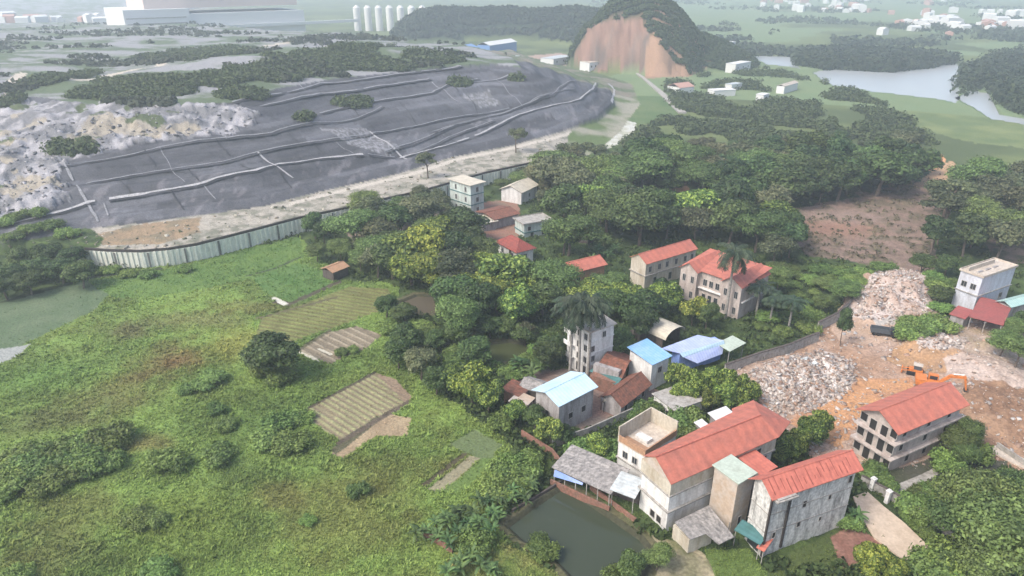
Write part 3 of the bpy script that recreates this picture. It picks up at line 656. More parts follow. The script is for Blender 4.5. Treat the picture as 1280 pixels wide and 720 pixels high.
def trunk_mesh(lobes, r, rg, h0):
    mb = MB(); k = rg.normal(0, .2, 2)
    mb.tube([(0, 0, -.6), (k[0], k[1], h0 * .5), (k[0] * 1.5, k[1] * 1.5, h0)], [r * 1.25, r, r * .8], 7)
    for l in lobes[1:7]:
        mb.tube([(k[0] * 1.4, k[1] * 1.4, h0 * .8), (l[0] * .45, l[1] * .45, (h0 + l[2]) / 2), (l[0], l[1], l[2])], [r * .6, r * .4, r * .15], 5)
    return mb.mesh('trunk', M['bark'])
PROTO = {}
def proto(kind, seed):
    key = (kind, seed)
    if key in PROTO: return PROTO[key]
    rg = np.random.default_rng(100 + seed * 31 + sum(map(ord, kind)))
    D, Lt = (.020, .037, .012), (.062, .095, .028)
    if kind == 'round':      # 8 m tall broadleaf
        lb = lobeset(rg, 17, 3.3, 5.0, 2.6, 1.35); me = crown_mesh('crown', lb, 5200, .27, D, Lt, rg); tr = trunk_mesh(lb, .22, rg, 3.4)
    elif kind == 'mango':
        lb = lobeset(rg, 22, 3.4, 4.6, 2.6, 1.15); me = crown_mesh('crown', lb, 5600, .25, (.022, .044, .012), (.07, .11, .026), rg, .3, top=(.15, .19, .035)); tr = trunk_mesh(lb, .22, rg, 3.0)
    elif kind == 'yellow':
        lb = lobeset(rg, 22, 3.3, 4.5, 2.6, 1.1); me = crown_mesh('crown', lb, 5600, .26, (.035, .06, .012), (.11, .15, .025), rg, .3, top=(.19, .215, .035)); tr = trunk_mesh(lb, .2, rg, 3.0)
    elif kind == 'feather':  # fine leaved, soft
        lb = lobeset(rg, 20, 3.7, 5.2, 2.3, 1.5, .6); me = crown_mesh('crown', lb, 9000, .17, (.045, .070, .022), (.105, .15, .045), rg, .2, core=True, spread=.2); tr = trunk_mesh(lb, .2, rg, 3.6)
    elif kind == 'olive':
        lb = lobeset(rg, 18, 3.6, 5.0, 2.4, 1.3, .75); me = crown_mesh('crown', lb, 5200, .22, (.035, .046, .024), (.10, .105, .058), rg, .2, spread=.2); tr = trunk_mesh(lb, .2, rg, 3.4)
    elif kind == 'tall':     # plantation tree, narrower
        lb = lobeset(rg, 15, 2.3, 5.4, 2.6, 1.15, .9); me = crown_mesh('crown', lb, 3600, .26, (.018, .036, .014), (.055, .085, .032), rg, .2); tr = trunk_mesh(lb, .16, rg, 4.2)
    elif kind == 'sparse':   # open crown, limbs show
        lb = lobeset(rg, 11, 3.0, 5.8, 1.9, 1.0, .55)[1:]; me = crown_mesh('crown', lb, 2300, .22, (.03, .045, .022), (.075, .09, .045), rg, .2, core=False, spread=.3); tr = trunk_mesh([lb[0]] + lb, .2, rg, 4.3)
    elif kind == 'bush':     # 3 m shrub to the ground
        lb = [(a, b, max(.7, c * .45), r * .8, q * .7) for a, b, c, r, q in lobeset(rg, 14, 2.4, 2.4, 1.6, 1.1, .8)]
        me = crown_mesh('crown', lb, 3200, .2, (.05, .082, .024), (.11, .16, .042), rg, spread=.25); tr = trunk_mesh(lb, .08, rg, 1.0)
    elif kind == 'brush':    # ragged bright shrub
        lb = [(a, b, max(.6, c * .42), r * .7, q * .7) for a, b, c, r, q in lobeset(rg, 16, 2.6, 2.3, 1.6, 1.0, .8)]
        me = crown_mesh('crown', lb, 3600, .17, (.055, .09, .024), (.12, .175, .042), rg, spread=.35); tr = trunk_mesh(lb, .07, rg, 1.0)
    elif kind == 'palm':     # royal palm 14 m, frond crown
        Vs, Fs, Cs, off = [], [], [], 0
        for i in range(34):
            a = 2 * math.pi * i / 34 * 2.6 + rg.normal(0, .15); el = rg.uniform(-.35, 1.25); L_ = rg.uniform(3.9, 4.9)
            pts = []; p = np.array([0, 0, 13.2]); e = el
            for k in range(9):
                pts.append(p.copy()); p = p + np.array([math.cos(a) * math.cos(e), math.sin(a) * math.cos(e), math.sin(e)]) * L_ / 8; e -= .30 - .02 * k
            for k in range(8):
                for sgn in (-1, 1):
                    for sub_ in (0, .5):
                        q = pts[k] * (1 - sub_) + pts[k + 1] * sub_; w = .75 * math.sin(math.pi * (k + .8 + sub_) / 9.6) + .12
                        side = np.array([-math.sin(a), math.cos(a), 0]) * sgn; dr = (pts[k + 1] - pts[k]); dr = dr / np.linalg.norm(dr)
                        tip = q + side * w * .75 + dr * w * .5 - np.array([0, 0, .55 * w]) + rg.normal(0, .05, 3)
                        Vs.append(np.array([q, q + dr * .26, tip + dr * .12, tip])); Fs.append(np.arange(4)[None] + off); off += 4
                        lt = rg.random(); Cs.append(np.repeat((np.array((.02, .038, .02)) * (1 - lt) + np.array((.06, .09, .045)) * lt)[None], 4, 0))
        me = fast_mesh('crown', np.concatenate(Vs), np.concatenate(Fs), M_LEAF, np.concatenate(Cs))
        tr = MB().tube([(0, 0, -.4), (.05, 0, 2), (.02, .05, 7), (0, 0, 11.3), (0, 0, 13.3)], [.30, .26, .24, .17, .12], 9).mesh('trunk', M['palmbark'], True)
    elif kind == 'banana':   # 4 m
        Vs, Fs, Cs, off = [], [], [], 0
        for st in range(2 + seed % 2):
            ox, oy = (0, 0) if st == 0 else rg.uniform(-1.1, 1.1, 2); hh = rg.uniform(1.4, 2.4)
            for i in range(9):
                a = 2 * math.pi * i / 9 * 1.6 + rg.normal(0, .25); L_ = rg.uniform(1.6, 2.5); e = rg.uniform(.5, 1.35); p = np.array([ox, oy, hh])
                pts = []
                for k in range(6):
                    pts.append(p.copy()); p = p + np.array([math.cos(a) * math.cos(e), math.sin(a) * math.cos(e), math.sin(e)]) * L_ / 5; e -= .33
                side = np.array([-math.sin(a), math.cos(a), 0]); ws = [.05, .18, .25, .24, .15, .03]
                lt = rg.random(); col = np.array((.05, .095, .025)) * (1 - lt) + np.array((.12, .19, .05)) * lt
                
                for sgn in (-1, 1):
                    for k in range(5):
                        Vs.append(np.array([pts[k], pts[k + 1], pts[k + 1] + side * sgn * ws[k + 1] - [0, 0, ws[k + 1] * .25], pts[k] + side * sgn * ws[k] - [0, 0, ws[k] * .25]]))
                        Fs.append(np.arange(4)[None] + off); off += 4; Cs.append(np.repeat((col * rg.uniform(.85, 1.15))[None], 4, 0))
        me = fast_mesh('leaves', np.concatenate(Vs), np.concatenate(Fs), M_LEAF, np.concatenate(Cs))
        tr = MB().tube([(0, 0, -.3), (0, 0, 1.2), (0, 0, 2.2)], [.16, .13, .08], 7).mesh('stem', plain('banana_stem%d' % seed, (.10, .12, .05), .8))
    elif kind == 'areca':    # small palm with frond tuft on slim trunk, 6 m
        a0 = proto('palm', 0); me, tr = a0
    PROTO[key] = (me, tr); return PROTO[key]
GROUND_AZ = azs
def ground_z(x, y):
    r = math.hypot(x, y); az = math.atan2(x, y); th_ = math.atan2(H, r)
    i = int(np.clip(round((az - azs[0]) / (azs[1] - azs[0])), 0, NC - 1)); k = int(np.clip(np.searchsorted(-th, -th_), 1, NR - 1))
    return float(min(GZ[k, i], GZ[k - 1, i]))
NAMES = dict(round='broadleaf_tree', mango='mango_tree', yellow='broadleaf_tree', feather='acacia_tree', olive='broadleaf_tree', tall='plantation_tree', sparse='open_crowned_tree', bush='shrub', brush='shrub', palm='royal_palm', banana='banana_plant', areca='small_palm')
BASEH = dict(bush=3.2, brush=3.0, palm=15.0, banana=4.0, areca=15.0)
COUNT = [0]
def plant(kind, x, y, h, label, group=None, wide=1.0, seed=None, cat=None, z=None):
    COUNT[0] += 1
    nvar = 3 if kind in ('round', 'mango', 'bush', 'brush', 'tall', 'banana') else 2
    if kind in ('palm', 'areca'): nvar = 1
    sd_ = (seed if seed is not None else random.randrange(99)) % nvar
    me, tr = proto(kind, sd_); s = h / BASEH.get(kind, 8.0)
    root = empty(NAMES[kind], (x, y, (ground_z(x, y) if z is None else z) - .05), random.uniform(0, 6.28), s)
    root.scale = (s * wide, s * wide, s)
    if kind == 'areca': root.scale = (s * 1.8, s * 1.8, s)
    tag(root, label, cat or {'bush': 'shrub', 'brush': 'shrub', 'banana': 'banana plant', 'palm': 'palm tree', 'areca': 'palm tree'}.get(kind, 'tree'), group)
    link('crown' if kind != 'banana' else 'leaves', me, root); link('trunk' if kind != 'banana' else 'stem', tr, root)
    return root
def tree(kind, cx, cy, h, label, group=None, wide=1.0, seed=None, frac=.6, cat=None):
    p = at(cx, cy, h * frac)
    return plant(kind, p[0], p[1], h, label, group, wide, seed, cat)
def grove(poly, spacing, kinds, hr, label, group, wide=(1.05, 1.45), avoid=(), n=None, seed=1, zoff=0.0):
    """trees spread over a ground polygon given by the pixels of their feet"""
    P = wp(poly); rg = random.Random(seed); pts = []
    x0, y0 = P.min(0); x1, y1 = P.max(0); tries = 0
    while tries < 6000:
        tries += 1
        x = rg.uniform(x0, x1); y = rg.uniform(y0, y1)
        if not inpoly(np.array([x]), np.array([y]), P)[0]: continue
        if any((x - a) ** 2 + (y - b) ** 2 < spacing ** 2 for a, b in pts): continue
        if any((x - a) ** 2 + (y - b) ** 2 < (q + spacing * .4) ** 2 for a, b, q in avoid): continue
        pts.append((x, y))
        if n and len(pts) >= n: break
    ADJ = dict(sparse='open crowned', yellow='yellow green', round='dark rounded', mango='bright green', feather='light feathery', olive='dusty olive', tall='slender upright', brush='ragged bushy', bush='low dark bushy')
    for x, y in pts:
        k = rg.choice(kinds); u = proj((x, y, 0)); us = sorted(proj((a, b_, 0))[0] for a, b_ in pts); fr = us.index(u[0]) / max(1, len(us) - 1); vv = sorted(proj((a, b_, 0))[1] for a, b_ in pts); fv = vv.index(u[1]) / max(1, len(vv) - 1)
        pl = ('far left', 'left', 'right', 'far right')[min(3, int(fr * 4))] if len(pts) > 16 else ('left', 'right')[int(fr > .5)]
        rw = ('back', 'middle', 'front')[min(2, int(fv * 3))]
        lab = ADJ[k] + ' tree, ' + rw + ' ' + pl + ' of ' + label
        plant(k, x, y, rg.uniform(*hr) * rg.choice((.72, .9, 1, 1, 1.15)) * (.45 if k in ('bush', 'brush') else 1), lab, group, rg.uniform(*wide), rg.randrange(9))
    return len(pts)
BLD = []     # (x, y, radius) kept clear of scattered trees

# ------------------------------------------------------------------ buildings
WIN = {}
def window_meshes(w, h, door=False, bars=True):
    k = (round(w, 2), round(h, 2), door, bars)
    if k not in WIN:
        t_ = .09; mb = MB()
        mb.box(-w / 2 - t_, -.07, -t_ if not door else 0, -w / 2, .02, h + t_).box(w / 2, -.07, -t_ if not door else 0, w / 2 + t_, .02, h + t_).box(-w / 2, -.07, h, w / 2, .02, h + t_)
        if not door: mb.box(-w / 2, -.10, -t_, w / 2, .02, 0)
        if bars and not door: mb.box(-.03, -.05, 0, .03, .015, h)
        WIN[k] = (mb.mesh('frame', M['frame']), MB().box(-w / 2, -.02, 0, w / 2, .015, h).mesh('pane', M['dark'] if not bars else M['glass']))
    return WIN[k]
class B:
    def __init__(s, name, label, cat, a, b, c, base_y=None, z=None, group=None, swap=False):
        z = z if z is not None else height_of(b, base_y)
        A, Bp, Cc = at(*a, z)[:2], at(*b, z)[:2], at(*c, z)[:2]
        u = Cc - Bp; s.lx = float(np.linalg.norm(u)); u /= s.lx; v = np.array([-u[1], u[0]]); s.ly = float((A - Bp) @ v)
        s.h = z; s.u = u; s.v = v
        gz = 0.0
        s.root = empty(name, (Bp[0], Bp[1], gz), math.atan2(u[1], u[0])); tag(s.root, label, cat, group)
        s.B = Bp
        cc = Bp + u * s.lx / 2 + v * s.ly / 2
        BLD.append((cc[0], cc[1], math.hypot(s.lx, s.ly) / 2))
        for k in range(int(s.lx // 4) + 1):
            q = Bp + u * min(s.lx, 4 * k + 1) + v * s.ly / 2; BLD.append((q[0], q[1], s.ly / 2 + .5))
        s.inset = 0
        q = cc / np.linalg.norm(cc); rr_ = math.hypot(s.lx, s.ly) / 2; BLD.append((cc[0] - q[0] * (rr_ + 3), cc[1] - q[1] * (rr_ + 3), 2.2))
    def loc(s, px, z):
        """local coordinates of the point seen at px at height z"""
        p = at(px[0], px[1], z)[:2] - s.B; return (float(p @ s.u), float(p @ s.v), z)
    def walls(s, mat, h=None, gable=None, i=.0, name='wall'):
        """walls inset by i; gable = (axis, rise)"""
        h = h or s.h; mb = MB(); x0, y0, x1, y1 = i, i, s.lx - i, s.ly - i; s.wi = i
        if gable and gable[0] == 'x':
            r = gable[1]; ym = s.ly / 2
            mb.add([(x0, y0, -.5), (x1, y0, -.5), (x1, y1, -.5), (x0, y1, -.5), (x0, y0, h), (x1, y0, h), (x1, y1, h), (x0, y1, h), (x0, ym, h + r), (x1, ym, h + r)],
                   [(0, 1, 5, 4), (2, 3, 7, 6), (1, 2, 6, 9, 5), (3, 0, 4, 8, 7), (4, 5, 9, 8), (9, 6, 7, 8), (3, 2, 1, 0)])
        elif gable and gable[0] == 'y':
            r = gable[1]; xm = s.lx / 2
            mb.add([(x0, y0, -.5), (x1, y0, -.5), (x1, y1, -.5), (x0, y1, -.5), (x0, y0, h), (x1, y0, h), (x1, y1, h), (x0, y1, h), (xm, y0, h + r), (xm, y1, h + r)],
                   [(0, 1, 5, 8, 4), (2, 3, 7, 9, 6), (1, 2, 6, 5), (3, 0, 4, 7), (5, 6, 9, 8), (7, 4, 8, 9), (3, 2, 1, 0)])
        else: mb.box(x0, y0, -.5, x1, y1, h)
        return mb.build(name, M[mat], s.root)
    def gable(s, mat, rise, axis='x', o=.45, oe=.5, th=.12, z=None, name='roof'):
        z = (z or s.h) + .02; X, Y = s.lx, s.ly; mb = MB()
        if axis == 'x':
            k = rise / (Y / 2); e = k * o; zt = z + rise
            mb.slab([(-oe, -o, z - e + th), (X + oe, -o, z - e + th), (X + oe, Y / 2, zt + th), (-oe, Y / 2, zt + th)], th)
            mb.slab([(-oe, Y / 2 + .002, zt + th), (X + oe, Y / 2 + .002, zt + th), (X + oe, Y + o, z - e + th), (-oe, Y + o, z - e + th)], th)
            r = mb.build(name, M[mat], s.root); MB().tube([(-oe, Y / 2, zt + th + .02), (X + oe, Y / 2, zt + th + .02)], .11, 6).build('ridge_cap', M[mat], r)
        else:
            k = rise / (X / 2); e = k * o; zt = z + rise
            mb.slab([(-o, Y + oe, z - e + th), (-o, -oe, z - e + th), (X / 2, -oe, zt + th), (X / 2, Y + oe, zt + th)], th)
            mb.slab([(X / 2 + .002, Y + oe, zt + th), (X / 2 + .002, -oe, zt + th), (X + o, -oe, z - e + th), (X + o, Y + oe, z - e + th)], th)
            r = mb.build(name, M[mat], s.root); MB().tube([(X / 2, -oe, zt + th + .02), (X / 2, Y + oe, zt + th + .02)], .11, 6).build('ridge_cap', M[mat], r)
        return r
    def hip(s, mat, rise, o=.5, z=None, th=.1, name='roof', box=None):
        z = (z or s.h) + .02; x0, y0, x1, y1 = box or (0, 0, s.lx, s.ly); x0 -= o; y0 -= o; x1 += o; y1 += o
        mb = MB(); X, Y = x1 - x0, y1 - y0
        if X >= Y: p, q = (x0 + Y / 2, (y0 + y1) / 2, z + rise), (x1 - Y / 2 - .01, (y0 + y1) / 2, z + rise)
        else: p, q = ((x0 + x1) / 2, y0 + X / 2, z + rise), ((x0 + x1) / 2, y1 - X / 2 - .01, z + rise)
        c = [(x0, y0, z), (x1, y0, z), (x1, y1, z), (x0, y1, z)]; cb = [(a, b_, z - th) for a, b_, _ in c]
        v = c + [p, q] + cb
        f = [(0, 1, 5, 4), (2, 3, 4, 5), (1, 2, 5), (3, 0, 4)] if X >= Y else [(1, 2, 5, 4), (3, 0, 4, 5), (0, 1, 4), (2, 3, 5)]
        mb.add(v, f + [(9, 8, 7, 6), (0, 6, 7, 1), (1, 7, 8, 2), (2, 8, 9, 3), (3, 9, 6, 0)])
        r = mb.build(name, M[mat], s.root)
        rc = MB(); rc.tube([p, q], .1, 5)
        for cc_ in c: rc.tube([cc_, p if (cc_[0] - p[0]) ** 2 + (cc_[1] - p[1]) ** 2 < (cc_[0] - q[0]) ** 2 + (cc_[1] - q[1]) ** 2 else q], .08, 5)
        rc.build('ridge_cap', M[mat], r); return r
    def flat(s, mat, par=.5, o=.15, z=None, pm=None, name='roof'):
        z = z or s.h; X, Y = s.lx, s.ly
        r = MB().box(-o, -o, z + .003, X + o, Y + o, z + .18).build(name, M[mat], s.root)
        if par:
            mb = MB(); t_ = .16; z0 = z + .185
            mb.box(-o + .02, -o + .02, z0, X + o - .02, -o + t_, z0 + par).box(-o + .02, Y + o - t_, z0, X + o - .02, Y + o - .02, z0 + par)
            mb.box(-o + .02, -o + t_ + .002, z0, -o + t_, Y + o - t_ - .002, z0 + par).box(X + o - t_, -o + t_ + .002, z0, X + o - .02, Y + o - t_ - .002, z0 + par)
            mb.build('parapet', M[pm or mat], r)
        return r
    def shed(s, mat, rise, axis='y', o=.4, z=None, th=.1, name='roof'):
        """mono-pitch: high side at far y (axis y) or far x"""
        z = (z or s.h) + .03; X, Y = s.lx, s.ly
        zz = lambda x, y: z + th + rise * ((y / Y) if axis == 'y' else (x / X))
        P = [(-o, -o), (X + o, -o), (X + o, Y + o), (-o, Y + o)]
        return MB().slab([(x, y, zz(x, y)) for x, y in P], th).build(name, M[mat], s.root)
    def ledge(s, zs, mat='conc', o=.18, th=.2):
        for z in zs:
            X, Y, i = s.lx, s.ly, s.wi; mb = MB(); a = i - o
            mb.box(a, a, z, X - a, i - .003, z + th).box(a, i - .003 + .001, z, i - .003, Y - a, z + th)
            mb.box(X - i + .003, i - .002, z, X - a, Y - a, z + th).box(i, Y - i + .003, z, X - i, Y - a, z + th)
            mb.build('ledge', M[mat], s.root)
    def win(s, face, f, z, w=1.1, h=1.4, door=False, bars=True, nm=None):
        fr, pn = window_meshes(w, h, door, bars)
        i = s.wi
        if face == 'R': loc, rz = (s.lx * f, i, z), 0
        elif face == 'L': loc, rz = (i, s.ly * f, z), -math.pi / 2
        elif face == 'BR': loc, rz = (s.lx * f, s.ly - i, z), math.pi
        else: loc, rz = (s.lx - i, s.ly * f, z), math.pi / 2
        o = link(nm or ('door' if door else 'window'), fr, s.root, loc, rz)
        link('pane', pn, o); return o
    def poly_roof(s, pts, mat, th=.12, name='roof'):
        """free roof polygon, given as pixel + height"""
        P = [s.loc((x, y), z) for x, y, z in pts]
        ar = sum(P[i][0] * P[(i + 1) % len(P)][1] - P[(i + 1) % len(P)][0] * P[i][1] for i in range(len(P)))
        if ar < 0: P = P[::-1]
        return MB().slab(P, th).build(name, M[mat], s.root)

# --- the large red roofed villa by the pond
b = B('long_villa', 'long three storey villa with plain bright red roof and tan gable beside the dark pond', 'house', (804.5, 569.5), (839, 605.6), (974, 546), base_y=669)
zE = b.h; b.wi = .45
zR = zE + 2.3
m_ = b.walls('white', h=zE - 2.4, i=.45)
MB().box(.25, .25, zE - 2.39, b.lx - .2, b.ly - .25, zE - .1).build('upper_wall', M['wyel'], b.root)
r1 = b.poly_roof([(839, 605.6, zE), (974, 546, zE), (988.5, 527, zE), (950.5, 519, zR), (819.5, 571, zR)], 'red')
b.poly_roof([(819.5, 571, zR + .003), (950.5, 519, zR + .003), (941.7, 500, zE), (914.6, 510.8, zE), (916, 515, zE + .45), (804.5, 569.5, zE)], 'red')
b.poly_roof([(950.5, 519, zR + .006), (988.5, 527, zE + .006), (941.7, 500, zE + .006)], 'red', name='hip_end')
p0, p1 = b.loc((819.5, 571), zR), b.loc((950.5, 519), zR)
MB().tube([(p0[0], p0[1], zR + .06), (p1[0], p1[1], zR + .06)], .13, 6).build('ridge_cap', M['red2'], r1)
ga = [(.24, .24, zE - .1), (.24, b.ly - .24, zE - .1), (.24, p0[1], zR - .18)]
MB().add(ga + [(.5, g[1], g[2]) for g in ga], [(0, 2, 1), (3, 4, 5), (0, 3, 5, 2), (1, 2, 5, 4)]).build('gable_wall', M['wtan'], b.root)
b.ledge([zE - 2.62, zE - 5.6], 'conc', .35, .24)
for f in (.3, .5): b.win('L', f, zE - 8.8, .9, 1.2, bars=False)
for f in (.55, .75, .9): b.win('R', f, zE - 4.6, 1.1, 1.4)
for z in (zE - 4.6, zE - 1.9): b.win('FR', .5, z, 1.1, 1.3, bars=False)
b.wi = .25
for f in (.82,): b.win('R', f, zE - 1.9, .9, 1.0, bars=False)
BIG = b
# link wing
b = B('connecting_wing', 'low red roofed wing joining the long villa to the weathered block behind the stair tower', 'house', (923.7, 567.7), (951, 594.8), (971, 584), z=zE - 1.2)
b.walls('wgrey', i=.1); b.shed('red2', .5, 'y', .1)
# stair tower
b = B('stair_tower', 'narrow tan stair tower with flat pale mint roof between two red roofed blocks', 'tower', (893, 583), (922.8, 605.5), (945.5, 592), base_y=672)
b.walls('wtan', i=.2); b.shed('mint', .25, 'y', .12, th=.16); b.wi = .2
b.win('R', .5, 1.2, .6, 1.6, bars=False)
# --- weathered block
b = B('weathered_block', 'grey mould-stained three storey block with torn salmon red roof by the dirt path', 'house', (938.3, 598.9), (966, 622), (1075.3, 585.3), base_y=698)
h3 = b.h; b.walls('wold', gable=('x', 1.4), i=.3); b.gable('red2', 1.5, 'x', .35, .35)
b.ledge([h3 * .38, h3 * .68], 'conc', .08, .12)
for f, z, w, hh in [(.42, .62, .6, 1.1), (.72, .60, .45, .8), (.93, .78, .6, 1.2), (.40, .30, .6, .9), (.66, .27, .4, .7), (.12, .26, .5, 1.0)]: b.win('R', f, h3 * z, w, hh, bars=False)
MB().box(.02, .0, h3 * .02, .28, .26, h3 - .1).build('corner_pipe', M['rust'], b.root)
MB().box(3.4, .08, h3 * .05, 3.75, .29, h3 - .2).build('drain_pipe', M['rust'], b.root)
MB().box(.2, -.9, h3 - .55, 3.8, .28, h3 - .3).box(.5, -.7, h3 - .29, 3.6, .05, h3 - .12).build('concrete_canopy', M['conc'], b.root)
for k in range(16):
    x = b.lx * (.03 + k * .058); y0, y1 = random.uniform(-.3, .8), b.ly / 2 - random.uniform(0, 1.4); zf = lambda y: h3 + .17 + y * 1.5 / (b.ly / 2)
    MB().slab([(x, y0, zf(y0)), (x + .09, y0, zf(y0)), (x + .16, y1, zf(y1)), (x + .04, y1, zf(y1))], .05).build('roof_batten', M['darkred'], b.root)
b.win('L', .5, .1, 2.4, 2.2, True)
b = B('awning', 'dark teal sheet awning over the door of the weathered block', 'awning', (927.6, 653.5), (950, 681.5), (959, 672), z=2.9)
b.shed('dteal', .5, 'x', .05)
for x, y in ((.1, .1), (.1, b.ly - .2)): MB().box(x, y, -.3, x + .1, y + .1, b.h).build('post', M['conc'], b.root)
b = B('awning', 'small faded red awning beside the teal awning', 'awning', (949, 681), (955, 690), (966, 676.6), z=2.2)
b.shed('red2', .4, 'x', .05)
MB().box(.1, .1, -.3, .2, .2, b.h).build('post', M['conc'], b.root)
# grey lean-to
b = B('lean_to', 'lean-to with streaky grey asbestos roof against the long villa', 'shed', (842, 652), (863, 675), (918, 650), z=3.0)
b.poly_roof([(843, 652.5, 3.6), (863, 674.5, 2.8), (882.7, 667, 2.8), (898.5, 680.5, 2.6), (918, 671, 2.7), (886, 631.5, 3.7)], 'asb')
MB().box(.2, .4, -.4, 4.6, b.ly - .1, 2.55).build('wall', M['wyel'], b.root)
for x, y in ((5.2, .3), (7.6, .2)): MB().box(x, y, -.4, x + .14, y + .14, 2.6).build('post', M['conc'], b.root)
# --- open topped terrace house
b = B('terrace_house', 'white house with an open roofless upper terrace of tan brick walls behind the long villa', 'house', (771.5, 552), (806, 572), (846, 545), z=6.0)
b.walls('white', i=.1); mb = MB(); X, Y = b.lx, b.ly; zt = 8.9; z0 = 6.003
MB().box(0, 0, z0, X, Y, z0 + .2).build('terrace_floor', M['lightconc'], b.root)
mb.box(X - .22, .0, z0 + .203, X, Y, zt).box(0, Y - .22, z0 + .203, X - .223, Y, zt).build('back_wall', M['wyel'], b.root)
MB().box(.0, .223, z0 + .203, .22, Y - .223, z0 + 1.3).box(0, 0, z0 + .203, X - .223, .22, z0 + 1.3).build('parapet', M['wbrick'], b.root)
MB().slab([(.23, .3, z0 + .5), (2.1, .3, z0 + .26), (2.1, Y - .3, z0 + .26), (.23, Y - .3, z0 + .5)], .05).build('tiled_strip', M['wbrick'], b.root)
MB().box(2.6, Y * .3, z0 + .25, 4.0, Y * .75, z0 + .8).build('white_cover', M['white'], b.root)
b.wi = .1; b.ledge([2.9], 'conc', .2, .2)
for f in (.35, .7): b.win('L', f, 3.6, .9, 1.2)
# --- pondside sheds
b = B('pond_shed', 'long low shed with grey asbestos roof and red brick foot along the pond edge', 'shed', (696, 580), (763, 617), (785, 592), z=3.0)
b.shed('asb', .7, 'x', .2); MB().box(b.lx * .5, .2, -.3, b.lx - .1, b.ly - .2, 2.95).build('wall', M['shed_dark'], b.root)
for k in range(6):
    y = .15 + k * (b.ly - .4) / 5; MB().box(.05, y, -.3, .17, y + .12, 3.0).build('post', M['conc'], b.root)
MB().box(-.5, -.2, -1.3, -.2, b.ly + .2, .75).build('brick_foot', M['brick'], b.root)
MB().slab([(-.1, b.ly - 5.5, 2.3), (.06, b.ly - 5.5, 2.6), (.06, b.ly - .3, 2.7), (-.35, b.ly - .3, 1.6)], .04).build('blue_tarp', M['tarp'], b.root)
b = B('tin_awning', 'pale tin awning between the pond shed and the long villa', 'awning', (768, 605), (793, 623.5), (806, 603), z=3.3)
b.shed('tin', .35, 'x', .1)
for x, y in ((.1, .15), (.1, b.ly - .3)): MB().box(x, y, -.3, x + .1, y + .1, b.h).build('post', M['conc'], b.root)
MB().box(b.lx * .6, .1, -.3, b.lx, b.ly - .1, 2.9).build('wall', M['shed_dark'], b.root)
b = B('brick_wall', 'low red brick retaining wall on the pond edge under the tin awning', 'wall', (730, 611), (794, 649), (797, 647), z=.8)
MB().box(0, 0, -1.4, .35, b.ly, .8).build('coping', M['brick'], b.root)
# --- unfinished villa, right
b = B('unfinished_villa', 'three storey villa with bare window openings and brick red gable roof beside the demolition yard', 'house', (1068, 513), (1123.6, 543.6), (1211, 506.6), base_y=596)
h = b.h; b.walls('wpink', gable=('x', 2.0), i=.75); b.gable('red', 2.15, 'x', .1, .2)
b.ledge([h * .345, h * .70], 'wpink', .75, .28)
for st in (0, 1, 2):
    z = (.15, h * .345 + .3, h * .70 + .2)[st]
    for f, w, hh, dr in ((.15, 1.1, 1.5, 0), (.36, 1.15, 2.15, 1), (.62, 1.15, 2.15, 1), (.85, 1.2, 1.4, 0)):
        zz = z + (0 if dr else .7); hh2 = min(hh, 1.9 if st == 2 else 9)
        b.win('L', f, zz, w, hh2, bool(dr), bars=False)
    for f in ((.16, .5, .8) if st else (.3, .55, .8)): b.win('R', f, z + .6, .9, 1.5, bars=False)
# --- bluish white building, far right
b = B('flat_roofed_house', 'boxy bluish white house with flat grey terrace roof at the right edge', 'house', (1199.5, 338), (1229, 347.5), (1271, 333.5), base_y=392)
h = b.h; b.walls('wbluish', i=.1); b.flat('lightconc', .35, .2); b.ledge([h * .48], 'conc', .25, .2)
b.win('L', .3, h * .62, 1.2, 1.3); b.win('L', .7, h * .62, 1.2, 1.3); b.win('R', .75, h * .2, 1.2, 1.3)
for k in range(3): MB().box(1.5 + 3.2 * k, 2.0, h + .19, 3.6 + 3.2 * k, 2.5, h + .42).build('roof_curb', M['wgrey'], b.root)
MB().box(.5, b.ly - 1.6, h + .19, b.lx * .8, b.ly - 1.2, h + 1.2).build('stair_wall', M['lightconc'], b.root)
b = B('red_shed', 'faded red shed roof in front of the boxy white house', 'shed', (1215, 391.7), (1253, 407), (1264, 384), z=3.2)
b.shed('maroon', .6, 'x', .15)
for x, y in ((.1, .1), (.1, b.ly / 2), (.1, b.ly - .3)): MB().box(x, y, -.3, x + .15, y + .15, b.h).build('post', M['conc'], b.root)
MB().box(b.lx * .6, .1, -.3, b.lx - .1, b.ly - .1, 3.1).build('wall', M['shed_dark'], b.root)
b = B('red_lean_to', 'small dull red lean-to at the left foot of the boxy white house', 'shed', (1190, 391), (1206, 399), (1216, 391), z=2.8)
b.shed('maroon', .5, 'x', .15); b.walls('wgrey', h=2.7, i=.2)
b = B('teal_shed', 'pale teal sheet roof shed beside the boxy white house at the right edge', 'shed', (1243, 377.5), (1264, 384), (1310, 372), z=4.2)
b.gable('teal', .8, 'x', .2, .2); b.walls('wgrey', h=4.1, i=.3)
